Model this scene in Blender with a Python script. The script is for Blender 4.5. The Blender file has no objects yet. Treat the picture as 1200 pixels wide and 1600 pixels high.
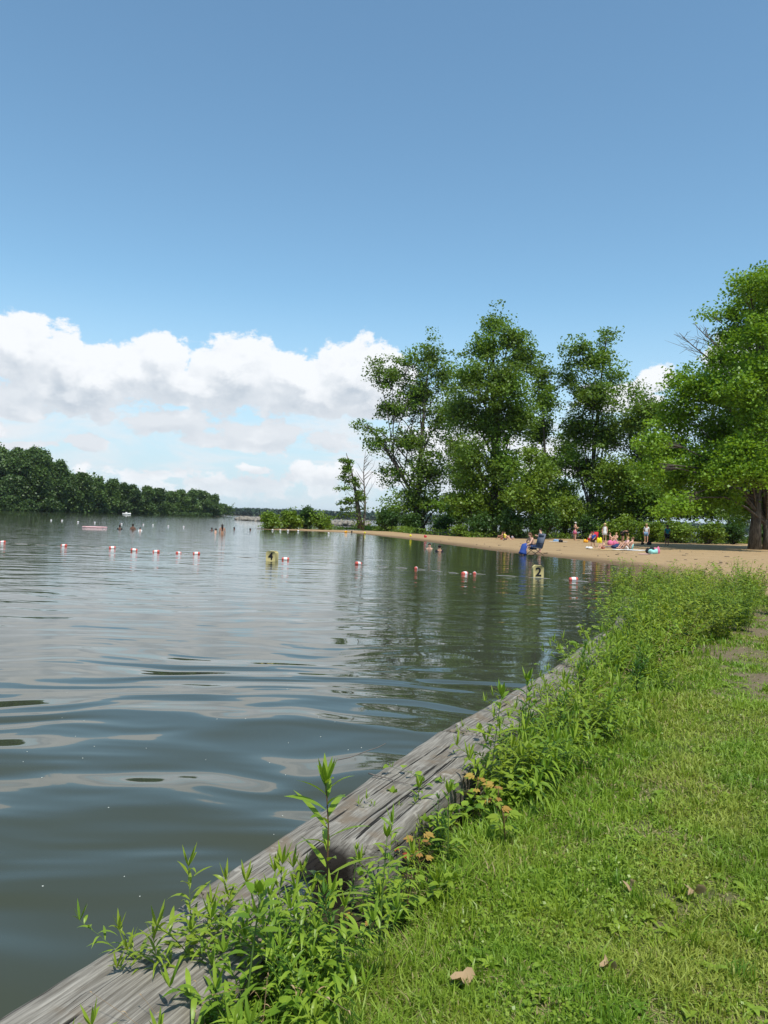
import bpy, math, random
import numpy as np
from mathutils import Vector, Matrix
R = math.radians
rng = np.random.default_rng(7); random.seed(7)
C = bpy.context.scene
# ------------------------------------------------------------------ camera
CAM = Vector((0, 0, 1.6)); PITCH = R(0.58); ROLL = R(2.0)
fw = Vector((0, math.cos(PITCH), math.sin(PITCH))); r0 = Vector((1, 0, 0)); u0 = Vector((0, -math.sin(PITCH), math.cos(PITCH)))
RX = r0*math.cos(ROLL) + u0*math.sin(ROLL); UX = -r0*math.sin(ROLL) + u0*math.cos(ROLL)
cam = bpy.data.objects.new('camera', bpy.data.cameras.new('camera')); C.collection.objects.link(cam)
m = Matrix.Identity(4)
for i in range(3): m[i][0] = RX[i]; m[i][1] = UX[i]; m[i][2] = -fw[i]; m[i][3] = CAM[i]
cam.matrix_world = m
cam.data.sensor_fit = 'VERTICAL'; cam.data.sensor_height = 32; cam.data.lens = 24
cam.data.clip_start = 0.05; cam.data.clip_end = 20000
C.camera = cam
C.render.resolution_x = 768; C.render.resolution_y = 1024
def ray(px, py): return RX*((px-600)/1200) + UX*((800-py)/1200) + fw
def G(px, py, z=0.0):                                   # where the sight line of a photo pixel meets height z
    d = ray(px, py); t = (z-CAM.z)/d.z; p = CAM + d*t; return (p.x, p.y)
def P(px, py, Y):                                       # point on the sight line at distance Y
    d = ray(px, py); p = CAM + d*(Y/d.y); return np.array(p)
def azel(px, py):
    d = ray(px, py).normalized(); return math.atan2(d.x, d.y), math.asin(d.z)
# ------------------------------------------------------------------ light
SUN_EL, SUN_AZ = 64, 160                                # azimuth clockwise from +Y: behind the camera, to the right
sd = Vector((math.sin(R(SUN_AZ))*math.cos(R(SUN_EL)), math.cos(R(SUN_AZ))*math.cos(R(SUN_EL)), math.sin(R(SUN_EL))))
sl = bpy.data.lights.new('sun', 'SUN'); sl.energy = 4.2; sl.angle = R(0.5); sl.color = (1, .955, .88)
so = bpy.data.objects.new('sun', sl); C.collection.objects.link(so); so.rotation_euler = (-sd).to_track_quat('-Z', 'Y').to_euler()
C.view_settings.view_transform = 'Standard'; C.view_settings.look = 'None'; C.view_settings.exposure = 0.18; C.view_settings.gamma = 1

class NT:                                               # small helper for node trees
    def __init__(s, t): s.t = t; s.n = t.nodes; s.l = t.links
    def add(s, k, **kw):
        n = s.n.new(k)
        for a, b in kw.items(): setattr(n, a, b)
        return n
    def put(s, sock, v):
        if isinstance(v, bpy.types.NodeSocket): s.l.new(v, sock)
        elif v is not None: sock.default_value = v
    def math(s, op, a, b=None, c=None, clamp=False):
        n = s.add('ShaderNodeMath', operation=op, use_clamp=clamp); s.put(n.inputs[0], a); s.put(n.inputs[1], b)
        if c is not None: s.put(n.inputs[2], c)
        return n.outputs[0]
    def vec(s, op, a, b=None, scale=None):
        n = s.add('ShaderNodeVectorMath', operation=op); s.put(n.inputs[0], a)
        if b is not None: s.put(n.inputs[1], b)
        if scale is not None: s.put(n.inputs['Scale'], scale)
        return n.outputs['Value'] if op in ('LENGTH', 'DOT_PRODUCT') else n.outputs[0]
    def noise(s, v, scale, detail=3, rough=.5, dist=0, out=0):
        n = s.add('ShaderNodeTexNoise'); s.put(n.inputs['Vector'], v); n.inputs['Scale'].default_value = scale
        n.inputs['Detail'].default_value = detail; n.inputs['Roughness'].default_value = rough; n.inputs['Distortion'].default_value = dist
        return n.outputs[out]
    def mix(s, f, a, b):
        n = s.add('ShaderNodeMix', data_type='RGBA'); s.put(n.inputs[0], f)
        s.put(n.inputs[6], a if not isinstance(a, tuple) else (*a, 1)[:4]); s.put(n.inputs[7], b if not isinstance(b, tuple) else (*b, 1)[:4])
        return n.outputs[2]
    def mapr(s, v, a, b, c=0., d=1., smooth=True):
        n = s.add('ShaderNodeMapRange', interpolation_type='SMOOTHSTEP' if smooth else 'LINEAR'); s.put(n.inputs[0], v)
        n.inputs[1].default_value = a; n.inputs[2].default_value = b; n.inputs[3].default_value = c; n.inputs[4].default_value = d
        return n.outputs[0]
    def comb(s, x, y, z):
        n = s.add('ShaderNodeCombineXYZ'); s.put(n.inputs[0], x); s.put(n.inputs[1], y); s.put(n.inputs[2], z); return n.outputs[0]
    def sep(s, v):
        n = s.add('ShaderNodeSeparateXYZ'); s.put(n.inputs[0], v); return n.outputs
# sky: Nishita plus cumulus drawn by direction
W = bpy.data.worlds.new('World'); C.world = W; W.use_nodes = True
w = NT(W.node_tree)
for n in list(w.n): w.n.remove(n)
SKYK = 0.15
sky = w.add('ShaderNodeTexSky', sky_type='NISHITA', sun_disc=False, sun_elevation=R(SUN_EL), sun_rotation=R(SUN_AZ), altitude=200, air_density=1.0, dust_density=0.3, ozone_density=1.0)
# cloud density group: (azimuth, elevation) -> density
cg = bpy.data.node_groups.new('cloud_density', 'ShaderNodeTree')
cg.interface.new_socket('P', in_out='INPUT', socket_type='NodeSocketVector'); cg.interface.new_socket('D', in_out='OUTPUT', socket_type='NodeSocketFloat')
g = NT(cg); gi = g.add('NodeGroupInput'); go = g.add('NodeGroupOutput')
Pv = gi.outputs[0]
wn = g.vec('SUBTRACT', g.noise(Pv, 9, 2, .5, out=1), (.5, .5, .5)); Pw = g.vec('ADD', Pv, g.vec('SCALE', wn, scale=.05))
blobs = [(10, 545, 75, 68, 1), (95, 572, 50, 66, 1), (160, 580, 65, 62, 1), (255, 568, 62, 70, 1), (215, 585, 60, 60, 1), (370, 585, 72, 74, 1), (455, 600, 75, 60, 1), (560, 592, 95, 66, 1),
         (100, 612, 150, 36, .8), (300, 612, 140, 36, .8), (470, 625, 140, 38, .8), (590, 630, 90, 38, .8), (30, 632, 70, 20, .6),
         (250, 660, 90, 17, .6), (140, 686, 42, 18, .75), (165, 642, 40, 16, .6), (330, 690, 50, 17, .6), (425, 682, 75, 28, .7), (510, 695, 60, 20, .6), (0, 668, 30, 15, .6),
         (400, 730, 30, 10, .5), (483, 730, 24, 13, .6), (40, 697, 50, 10, .5), (270, 735, 120, 18, .32), (330, 755, 200, 22, .34), (560, 745, 120, 22, .4), (1022, 596, 42, 24, .9), (980, 625, 90, 25, .7), (700, 700, 90, 40, .6), (850, 730, 90, 30, .5), (1150, 560, 60, 40, .5)]
acc = None
for (bx_, by_, rx_, ry_, st) in blobs:
    a, e = azel(bx_, by_); a2, _ = azel(bx_+rx_, by_); _, e2 = azel(bx_, by_-ry_)
    v = g.vec('MULTIPLY', g.vec('SUBTRACT', Pw, (a, e, 0)), (1/abs(a2-a), 1/abs(e2-e), 0))
    d = g.math('MULTIPLY', g.math('SUBTRACT', 1.0, g.vec('LENGTH', v)), st)
    acc = d if acc is None else g.math('SMOOTH_MAX', acc, d, .12)
# scattered low cumulus in the other directions
xx = g.sep(Pv)
away = g.mapr(g.math('ABSOLUTE', xx[0]), .62, .95)
el_w = g.math('SUBTRACT', 1.0, g.math('ABSOLUTE', g.math('DIVIDE', g.math('SUBTRACT', xx[1], .17), .16)))
far = g.math('SUBTRACT', g.math('MULTIPLY', g.math('MULTIPLY', g.math('ADD', g.noise(Pv, 2.5, 2), .1), el_w), away), g.math('ADD', .25, g.math('MULTIPLY', g.math('SUBTRACT', 1.0, away), .9)))
acc = g.math('MAXIMUM', acc, far)
v2 = g.vec('MULTIPLY', Pv, (1, 1.35, 0))
nz = g.math('MULTIPLY', g.math('SUBTRACT', g.noise(v2, 11, 9, .6, .25), .5), 1.35)
nz2 = g.math('MULTIPLY', g.math('SUBTRACT', g.noise(v2, 34, 7, .66), .5), .95)
g.l.new(g.math('ADD', acc, g.math('MULTIPLY', g.math('ADD', nz, nz2), g.mapr(acc, -.6, -.15))), go.inputs[0])
tc = w.add('ShaderNodeTexCoord'); sx = w.sep(w.vec('NORMALIZE', tc.outputs['Generated']))
az = w.math('ARCTAN2', sx[0], sx[1]); el = w.math('ARCSINE', sx[2])
def dens(daz, de):
    n = w.add('ShaderNodeGroup'); n.node_tree = cg
    w.l.new(w.comb(w.math('ADD', az, daz), w.math('ADD', el, de), 0.0), n.inputs[0]); return n.outputs[0]
D0 = dens(0, 0); D1 = dens(.005, .015); D2 = dens(.0, .055)
mask = w.mapr(D0, .02, .20)
lit = w.math('SUBTRACT', D0, D1); lit = w.mapr(lit, -.32, .26)
thick = w.mapr(D0, .15, .75)
deep = w.mapr(D2, -.15, .55)
shade = w.math('ADD', w.math('MULTIPLY', deep, .46), w.math('MULTIPLY', w.math('MULTIPLY', w.math('SUBTRACT', 1.0, lit), w.math('ADD', .3, w.math('MULTIPLY', thick, .7))), .62), clamp=True)
k = 1/SKYK
ccol = w.mix(shade, (.86*k, .88*k, .905*k), (.50*k, .56*k, .63*k))
skyc = w.vec('MULTIPLY', sky.outputs[0], (.88, 1.09, 1.05))
hz = w.mapr(el, .0, .30, .88, 0.0)
base = w.mix(hz, skyc, (.52*k, .64*k, .76*k))
vs = w.comb(w.math('MULTIPLY', az, 1.), w.math('MULTIPLY', el, 3.6), 3.1)
strk = w.math('MULTIPLY', w.mapr(w.noise(vs, 5, 7, .62, .4), .42, .68), w.math('MULTIPLY', w.mapr(el, .0, .03), w.mapr(el, .12, .19, 1, 0)))
base = w.mix(w.math('MULTIPLY', strk, .9), base, (.74*k, .78*k, .82*k))
col = w.mix(w.math('MULTIPLY', mask, w.mapr(el, -.01, .06, .35, .97)), base, ccol)
bg = w.add('ShaderNodeBackground'); w.l.new(col, bg.inputs[0]); bg.inputs[1].default_value = SKYK
wo = w.add('ShaderNodeOutputWorld'); w.l.new(bg.outputs[0], wo.inputs[0])

# ------------------------------------------------------------------ helpers
col_ = C.collection.objects
def haze():
    me = bpy.data.meshes.new('haze'); x0, x1, y0, y1, z0, z1 = -6300, 6300, -300, 9700, -3, 62
    me.from_pydata([(x, y, z) for x in (x0, x1) for y in (y0, y1) for z in (z0, z1)], [], [(0, 1, 3, 2), (4, 6, 7, 5), (0, 4, 5, 1), (2, 3, 7, 6), (0, 2, 6, 4), (1, 5, 7, 3)])
    mt = bpy.data.materials.new('haze'); mt.use_nodes = True; nt = mt.node_tree; nt.nodes.remove(nt.nodes['Principled BSDF']); v = nt.nodes.new('ShaderNodeVolumePrincipled')
    v.inputs['Color'].default_value = (.80, .88, 1, 1); v.inputs['Density'].default_value = .00006; v.inputs['Anisotropy'].default_value = .2; nt.links.new(v.outputs[0], nt.nodes['Material Output'].inputs['Volume'])
    me.materials.append(mt); o = bpy.data.objects.new('haze', me); col_.link(o); o['kind'] = 'stuff'; o['label'] = 'thin summer haze over the lake'; o['category'] = 'haze'; return o
haze()
def mesh_from(name, V, Fs, mat=None, tint=None, smooth=False, parent=None, attrs=None):
    me = bpy.data.meshes.new(name); V = np.asarray(V, dtype=np.float32)
    Fs = [np.asarray(f, dtype=np.int32) for f in Fs if len(f)]
    me.vertices.add(len(V)); me.vertices.foreach_set('co', V.ravel())
    nl = sum(f.size for f in Fs); npf = sum(len(f) for f in Fs)
    me.loops.add(nl); me.loops.foreach_set('vertex_index', np.concatenate([f.ravel() for f in Fs]))
    me.polygons.add(npf)
    tot = np.concatenate([np.full(len(f), f.shape[1], dtype=np.int32) for f in Fs])
    st = np.concatenate([[0], np.cumsum(tot)[:-1]]).astype(np.int32)
    me.polygons.foreach_set('loop_start', st); me.polygons.foreach_set('loop_total', tot)
    if smooth: me.polygons.foreach_set('use_smooth', np.ones(npf, dtype=bool))
    me.update(calc_edges=True); me.validate()
    if tint is not None:
        a = me.attributes.new('tint', 'FLOAT', 'FACE'); a.data.foreach_set('value', np.asarray(tint, dtype=np.float32))
    for kk, vv in (attrs or {}).items():
        a = me.attributes.new(kk, 'FLOAT', 'POINT'); a.data.foreach_set('value', np.asarray(vv, dtype=np.float32))
    if mat: me.materials.append(mat)
    o = bpy.data.objects.new(name, me); col_.link(o)
    if parent: o.parent = parent
    return o
def tag(o, label=None, cat=None, group=None, kind=None):
    if label: o['label'] = label
    if cat: o['category'] = cat
    if group: o['group'] = group
    if kind: o['kind'] = kind
    return o
def empty(name, loc, rz=0, label=None, cat=None, group=None, s=1):
    o = bpy.data.objects.new(name, None); col_.link(o); o.location = loc; o.rotation_euler = (0, 0, rz); o.scale = (s, s, s); o.empty_display_size = .1
    return tag(o, label, cat, group)
def copy_tree(o, parent=None):
    c = o.copy(); col_.link(c); c.parent = parent
    for ch in o.children: copy_tree(ch, c)
    return c
class MB:                                               # collects shapes for ONE mesh
    def __init__(s): s.V = []; s.Q = []; s.T = []; s.n = 0; s.tq = []; s.tt = []
    def add(s, V, Q=(), T=(), tint=0.5):
        V = np.asarray(V, float).reshape(-1, 3); s.V.append(V)
        if len(Q): q = np.asarray(Q)+s.n; s.Q.append(q); s.tq.append(np.full(len(q), tint))
        if len(T): t = np.asarray(T)+s.n; s.T.append(t); s.tt.append(np.full(len(t), tint))
        s.n += len(V); return s
    def tube(s, pts, rad, n=6, tint=.5, cap=True):
        pts = np.asarray(pts, float); k_ = len(pts); rad = np.full(k_, rad) if np.isscalar(rad) else np.asarray(rad, float)
        tn = np.gradient(pts, axis=0); tn /= np.linalg.norm(tn, axis=1)[:, None]+1e-9
        ref = np.array([0, 0, 1.]) if abs(tn[0][2]) < .8 else np.array([1., 0, 0])
        a = np.cross(tn, ref); a /= np.linalg.norm(a, axis=1)[:, None]+1e-9; b = np.cross(tn, a)
        th = np.arange(n)*2*math.pi/n
        V = pts[:, None]+rad[:, None, None]*(np.cos(th)[None, :, None]*a[:, None]+np.sin(th)[None, :, None]*b[:, None])
        Q = [(i*n+j, i*n+(j+1) % n, (i+1)*n+(j+1) % n, (i+1)*n+j) for i in range(k_-1) for j in range(n)]
        V = V.reshape(-1, 3); T = []
        if cap:
            V = np.vstack([V, pts[0], pts[-1]]); c0 = k_*n
            T = [((j+1) % n, j, c0) for j in range(n)]+[((k_-1)*n+j, (k_-1)*n+(j+1) % n, c0+1) for j in range(n)]
        return s.add(V, Q, T, tint)
    def ball(s, c, r, nu=10, nv=7, tint=.5):
        r = np.broadcast_to(np.asarray(r, float), (3,)); prof = [(math.sin(math.pi*i/nv), -math.cos(math.pi*i/nv)) for i in range(nv+1)]
        V = []
        for (rr, z) in prof[1:-1]:
            for j in range(nu):
                th = 2*math.pi*j/nu; V.append((rr*math.cos(th), rr*math.sin(th), z))
        V += [(0, 0, -1), (0, 0, 1)]; V = np.array(V)*r+np.asarray(c); a = (nv-1)*nu
        Q = [(i*nu+j, i*nu+(j+1) % nu, (i+1)*nu+(j+1) % nu, (i+1)*nu+j) for i in range(nv-2) for j in range(nu)]
        T = [((j+1) % nu, j, a) for j in range(nu)]+[((nv-2)*nu+j, (nv-2)*nu+(j+1) % nu, a+1) for j in range(nu)]
        return s.add(V, Q, T, tint)
    def lathe(s, c, prof, n=16, tint=.5):
        V = [(r*math.cos(2*math.pi*j/n), r*math.sin(2*math.pi*j/n), z) for r, z in prof for j in range(n)]
        Q = [(i*n+j, i*n+(j+1) % n, (i+1)*n+(j+1) % n, (i+1)*n+j) for i in range(len(prof)-1) for j in range(n)]
        return s.add(np.array(V)+np.asarray(c), Q, (), tint)
    def box(s, c, d, M=None, tint=.5, bev=0.0):
        h = np.asarray(d)/2.
        V = np.array([(x, y, z) for x in (-1, 1) for y in (-1, 1) for z in (-1, 1)])*h
        if M is not None: V = V@np.asarray(M).T
        return s.add(V+np.asarray(c), [(0, 1, 3, 2), (4, 6, 7, 5), (0, 4, 5, 1), (2, 3, 7, 6), (0, 2, 6, 4), (1, 5, 7, 3)], (), tint)
    def leaf(s, base, d, up, L, Wd, bend=.3, fold=.25, tint=.5, n=5, shape='lance', twist=0):
        d = np.asarray(d, float); d /= np.linalg.norm(d)+1e-9; up = np.asarray(up, float)
        sd_ = np.cross(d, up); sd_ /= np.linalg.norm(sd_)+1e-9; up = np.cross(sd_, d)
        t = np.linspace(0, 1, n+1)
        if shape == 'lance': wd = np.sin(np.pi*np.clip(t, 0, 1)**.75)*.5
        elif shape == 'ovate': wd = np.sin(np.pi*np.clip(t, 0, 1)**.6)**.8*.5
        else: wd = (1-t)**.5*.5
        wd[0] = max(wd[0], .06); wd[-1] = 0.01
        spine = np.asarray(base)+L*(t[:, None]*d - (bend*t**2)[:, None]*np.array([0, 0, 1.])*1.0 + 0*up)
        tw = twist*t
        off = (np.cos(tw)[:, None]*sd_+np.sin(tw)[:, None]*up)
        A = spine+off*(wd*Wd)[:, None]+up*(fold*wd*Wd)[:, None]; B = spine-off*(wd*Wd)[:, None]+up*(fold*wd*Wd)[:, None]
        V = np.vstack([A, spine, B]); k_ = n+1
        Q = [(i, i+1, k_+i+1, k_+i) for i in range(n)]+[(k_+i, k_+i+1, 2*k_+i+1, 2*k_+i) for i in range(n)]
        return s.add(V, Q, (), tint)
    def build(s, name, mat, parent=None, smooth=True, M=None):
        V = np.vstack(s.V)
        if M is not None: V = V@np.asarray(M)[:3, :3].T+np.asarray(M)[:3, 3]
        Fs = []; ti = []
        if s.Q: Fs.append(np.vstack(s.Q)); ti.append(np.concatenate(s.tq))
        if s.T: Fs.append(np.vstack(s.T)); ti.append(np.concatenate(s.tt))
        return mesh_from(name, V, Fs, mat, np.concatenate(ti), smooth, parent)
def _h(ix, iy, seed): 
    v = np.sin(ix*127.1+iy*311.7+seed*74.7)*43758.5453; return v-np.floor(v)
def vnoise(x, y, seed=0):
    ix = np.floor(x); iy = np.floor(y); fx = x-ix; fy = y-iy; fx = fx*fx*(3-2*fx); fy = fy*fy*(3-2*fy)
    return ((_h(ix, iy, seed)*(1-fx)+_h(ix+1, iy, seed)*fx)*(1-fy)+(_h(ix, iy+1, seed)*(1-fx)+_h(ix+1, iy+1, seed)*fx)*fy)
def fbm(x, y, seed=0, o=4):
    s_ = 0; a = .5
    for i in range(o): s_ = s_+a*vnoise(x*2**i, y*2**i, seed+i*3.1); a *= .5
    return s_
# ------------------------------------------------------------------ materials
def newmat(name):
    m_ = bpy.data.materials.new(name); m_.use_nodes = True; t = NT(m_.node_tree)
    b = t.n['Principled BSDF']; return m_, t, b
MC = {}
def cmat(name, c, rough=.7, spec=.3, var=.12, scale=30, bump=0, metal=0):
    if name in MC: return MC[name]
    m_, t, b = newmat(name); tc_ = t.add('ShaderNodeTexCoord'); nn = t.noise(tc_.outputs['Object'], scale, 4)
    c1 = tuple(x*(1-var) for x in c); c2 = tuple(min(1, x*(1+var)) for x in c)
    t.l.new(t.mix(nn, c1, c2), b.inputs['Base Color']); b.inputs['Roughness'].default_value = rough
    b.inputs['Specular IOR Level'].default_value = spec; b.inputs['Metallic'].default_value = metal
    if bump:
        bn = t.add('ShaderNodeBump'); bn.inputs['Strength'].default_value = bump; bn.inputs['Distance'].default_value = .02
        t.l.new(nn, bn.inputs['Height']); t.l.new(bn.outputs[0], b.inputs['Normal'])
    MC[name] = m_; return m_
def leafmat(name, ca, cb, cc=None, trans=.35, rough=.45, spec=.35, big=.25):
    """ca..cb by tint per leaf, cc for large scale patches; translucent"""
    m_, t, b = newmat(name); at_ = t.add('ShaderNodeAttribute', attribute_name='tint')
    ge = t.add('ShaderNodeNewGeometry'); pn = t.noise(ge.outputs['Position'], big, 3)
    c = t.mix(at_.outputs['Fac'], ca, cb)
    if cc: c = t.mix(t.mapr(pn, .42, .66), c, cc)
    t.l.new(c, b.inputs['Base Color']); b.inputs['Roughness'].default_value = rough; b.inputs['Specular IOR Level'].default_value = spec
    tr = t.add('ShaderNodeBsdfTranslucent'); tcx = t.vec('MULTIPLY', c, (1.25, 1.15, .55)); t.l.new(tcx, tr.inputs[0])
    mx = t.add('ShaderNodeMixShader'); mx.inputs[0].default_value = trans
    t.l.new(b.outputs[0], mx.inputs[1]); t.l.new(tr.outputs[0], mx.inputs[2])
    t.l.new(mx.outputs[0], t.n['Material Output'].inputs[0]); return m_
M_cotton = leafmat('cottonwood_leaf', (.080, .145, .022), (.185, .290, .046), (.160, .285, .036), trans=.42)
M_maple = leafmat('maple_leaf', (.115, .225, .018), (.245, .41, .036), (.185, .33, .024), trans=.42)
M_forest = leafmat('forest_leaf', (.048, .095, .024), (.115, .190, .045), (.10, .17, .034), trans=.3, big=.03)
M_far = leafmat('far_leaf', (.022, .045, .02), (.035, .07, .025), trans=.1, big=.01)
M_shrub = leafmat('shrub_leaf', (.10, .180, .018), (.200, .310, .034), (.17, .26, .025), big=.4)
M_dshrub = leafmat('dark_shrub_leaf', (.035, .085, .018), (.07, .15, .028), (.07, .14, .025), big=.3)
M_grass = leafmat('grass_blade', (.105, .225, .016), (.34, .48, .050), (.31, .37, .060), trans=.3, big=1.3, rough=.5)
M_weed = leafmat('weed_leaf', (.110, .220, .018), (.290, .410, .040), (.235, .320, .028), trans=.35, big=2.5, rough=.4)
M_weedy = leafmat('yellow_weed_leaf', (.16, .26, .02), (.26, .36, .035), trans=.35, rough=.4)
M_orange = leafmat('orange_leaf', (.34, .17, .05), (.42, .30, .06), trans=.3)
M_red = leafmat('reddish_leaf', (.30, .06, .03), (.33, .10, .04), trans=.25)
M_dead = leafmat('dried_leaf', (.30, .19, .09), (.42, .30, .17), trans=.1, rough=.8)
M_stem = cmat('stem_green', (.075, .13, .025), .6); M_stemr = cmat('stem_reddish', (.10, .055, .025), .6)
def barkmat():
    m_, t, b = newmat('bark'); tc_ = t.add('ShaderNodeTexCoord'); v = t.vec('MULTIPLY', tc_.outputs['Object'], (1, 1, .18))
    nn = t.noise(v, 9, 6, .65); t.l.new(t.mix(t.mapr(nn, .35, .65), (.035, .028, .02), (.13, .11, .085)), b.inputs['Base Color'])
    b.inputs['Roughness'].default_value = .9; bn = t.add('ShaderNodeBump'); bn.inputs['Strength'].default_value = .8; bn.inputs['Distance'].default_value = .05
    t.l.new(nn, bn.inputs['Height']); t.l.new(bn.outputs[0], b.inputs['Normal']); return m_
M_bark = barkmat()
def woodmat():
    m_, t, b = newmat('weathered_timber'); tc_ = t.add('ShaderNodeTexCoord'); O = tc_.outputs['Object']
    wob = t.vec('SCALE', t.vec('SUBTRACT', t.noise(O, 1.6, 2, out=1), (.5, .5, .5)), scale=.035); O2 = t.vec('ADD', O, t.vec('MULTIPLY', wob, (0, 1, 1)))
    v = t.vec('MULTIPLY', O2, (2.6, 60, 60)); grain = t.noise(v, 1, 5, .6)
    v3 = t.vec('MULTIPLY', O2, (7, 190, 190)); fine = t.noise(v3, 1, 4, .6)
    v2 = t.vec('MULTIPLY', O2, (.9, 26, 26)); crack = t.noise(v2, 1, 3, .55, .3)
    ck = t.math('MAXIMUM', t.mapr(crack, .345, .38, 1, 0), t.mapr(t.noise(t.vec('MULTIPLY', O2, (.5, 55, 55)), 1, 3, .5), .335, .36, 1, 0))
    pat = t.noise(O, 3.3, 5, .6)
    c = t.mix(t.mapr(grain, .3, .7), (.130, .116, .092), (.335, .310, .260))
    c = t.mix(t.mapr(fine, .35, .6, .45, 0), c, (.05, .04, .03))
    c = t.mix(t.mapr(pat, .52, .68, 0, .75), c, (.165, .125, .082))
    c = t.mix(t.mapr(t.noise(O, 7, 4, .6), .62, .72, 0, .6), c, (.45, .42, .35))
    c = t.mix(ck, c, (.02, .017, .013)); c = t.mix(t.add('ShaderNodeAttribute', attribute_name='rot').outputs['Fac'], c, (.014, .011, .008)); t.l.new(c, b.inputs['Base Color']); b.inputs['Roughness'].default_value = .85; b.inputs['Specular IOR Level'].default_value = .2  # last mix blackens the rotted bite: shadow put into the wood colour
    hgt = t.math('ADD', t.math('MULTIPLY', grain, .35), t.math('ADD', t.math('MULTIPLY', fine, .2), t.math('MULTIPLY', ck, -.9)))
    bn = t.add('ShaderNodeBump'); bn.inputs['Strength'].default_value = .9; bn.inputs['Distance'].default_value = .012
    t.l.new(hgt, bn.inputs['Height']); t.l.new(bn.outputs[0], b.inputs['Normal']); return m_
M_wood = woodmat()
# ------------------------------------------------------------------ terrain
def PG(l, z): return [G(a, b, z) for a, b in l]
edge = PG([(-60, 1604), (0, 1570), (300, 1395), (545, 1225), (690, 1140), (850, 1050), (960, 972)], .26)    # water side of the timber wall
edge = np.array(edge)
bd = (edge[-1]-edge[0]); bd /= np.linalg.norm(bd); bnrm = np.array([bd[1], -bd[0]])        # pointing inland (right)
BW = .42
ce = edge+bnrm*BW*.5
shore = [tuple(ce[0]-bd*40)]+[tuple(p) for p in ce]+[(4.95, 15.5), (6.6, 20.5)]+PG([(985, 888), (940, 880), (900, 874.5), (850, 869.5), (780, 862), (720, 854), (650, 844.5), (600, 838.5), (540, 832.5), (470, 829.5), (405, 827.5)], 0)
tip = shore[-1]
shore += [(tip[0]-2, tip[1]+7)]+[tuple(P(a, 815, Y)[:2]) for a, Y in ((440, 104), (530, 104), (575, 107), (640, 128), (760, 155), (1000, 220), (1300, 330))]+[(1500, 500), (1500, -200), (-25, -200)]
vegline = PG([(405, 824.5), (470, 825.2), (520, 825.6), (560, 825.8)], .12)+PG([(640, 829.5), (700, 833), (740, 835.5), (790, 836.5), (860, 838.5), (930, 841.5), (1040, 846.5), (1170, 849.5), (1250, 854), (1500, 866)], .42)
veg = [tuple(np.array(vegline[0])+(-6, 0))]+vegline+[(1500, 60), (1500, 520), (-60, 520)]
lawn = [tuple(ce[0]-bd*40), tuple(ce[0]), tuple(ce[-1]), (4.6, 15.5), (5.3, 17.6), (9, 18.6), (14, 19.5), (60, 30), (1500, 60), (1500, -200), (-25, -200)]
def sdist(x, y, poly):
    x = np.asarray(x, float); y = np.asarray(y, float); d = np.full(x.shape, 1e9); ins = np.zeros(x.shape, bool); n = len(poly)
    for i in range(n):
        x1, y1 = poly[i]; x2, y2 = poly[(i+1) % n]; dx, dy = x2-x1, y2-y1; L = dx*dx+dy*dy+1e-12
        t = np.clip(((x-x1)*dx+(y-y1)*dy)/L, 0, 1); d = np.minimum(d, np.hypot(x-x1-t*dx, y-y1-t*dy))
        if y1 != y2: c = ((y1 > y) != (y2 > y)) & (x < (x2-x1)*(y-y1)/(y2-y1)+x1); ins ^= c
    return np.where(ins, d, -d)
isl = [tuple(P(a, 800, Y)[:2]) for a, Y in ((-700, 300), (-300, 310), (0, 318), (120, 350), (230, 410), (300, 455), (350, 485), (356, 560), (250, 900), (-900, 900))]
farl = [(-3000, 1500), (-800, 1420), (-200, 1350), (300, 1300), (900, 1200), (3500, 1300), (3500, 9000), (-9000, 9000), (-9000, 1500)]
def sstep(a, b, x): t = np.clip((x-a)/(b-a), 0, 1); return t*t*(3-2*t)
def wall_off(x, y):                                     # signed distance inland from the wall's water edge line
    d = sdist(x, y, [tuple(edge[0]-bd*40)]+[tuple(p) for p in edge]+[(4.75, 15.5), (100, 60), (100, -200), (-25, -200)]); return d
def hgt(x, y):
    x = np.asarray(x, float); y = np.asarray(y, float); s = sdist(x, y, shore); lw = sdist(x, y, lawn)
    beach = np.where(s > 0, .66*(1-np.exp(-np.maximum(s, 0)/42.)), np.maximum(s*.06, -1.2))
    beach = beach+np.where(s > 0, 1, 0)*.03*(fbm(x*.9, y*.9, 3)-.5)*np.clip(s, 0, 1)
    wo_ = wall_off(x, y)
    lz = .235+.05*(fbm(x*.8, y*.8, 1)-.5)+.02*(fbm(x*5, y*5, 2)-.5)-.05*(1-sstep(BW+.02, BW+.26, wo_))+.02*sstep(0, 4, wo_-BW)
    a = np.clip(lw/1.5+.2, 0, 1)*(s > -.02)
    z = beach*(1-a)+lz*a
    hx, hy = HOLE; r = np.hypot(x-hx, y-hy); z = z-.20*np.exp(-(r/.20)**2)*a
    i1 = sdist(x, y, isl); z = np.where(i1 > 0, np.minimum(.3+i1*.04, 6), z)
    i2 = sdist(x, y, farl); z = np.where(i2 > 0, np.minimum(.5+i2*.015, 30), z)
    return z
HOLE = G(575, 1440, .15)
def graded(lo, hi, f0, f1, st, gr):
    a = list(np.arange(f0, f1+1e-6, st)); s_ = st
    while a[-1] < hi: s_ = min(s_*gr, 260); a.append(a[-1]+s_)
    b = []; s_ = st; v = f0
    while v > lo: s_ = min(s_*gr, 260); v -= s_; b.append(v)
    return np.array(b[::-1]+a)
gx = graded(-5000, 5000, -1.6, 4.5, .06, 1.05); gy = graded(-150, 9000, 1.0, 11.0, .06, 1.045)
XX, YY = np.meshgrid(gx, gy); xf, yf = XX.ravel(), YY.ravel(); zf = hgt(xf, yf)
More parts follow.
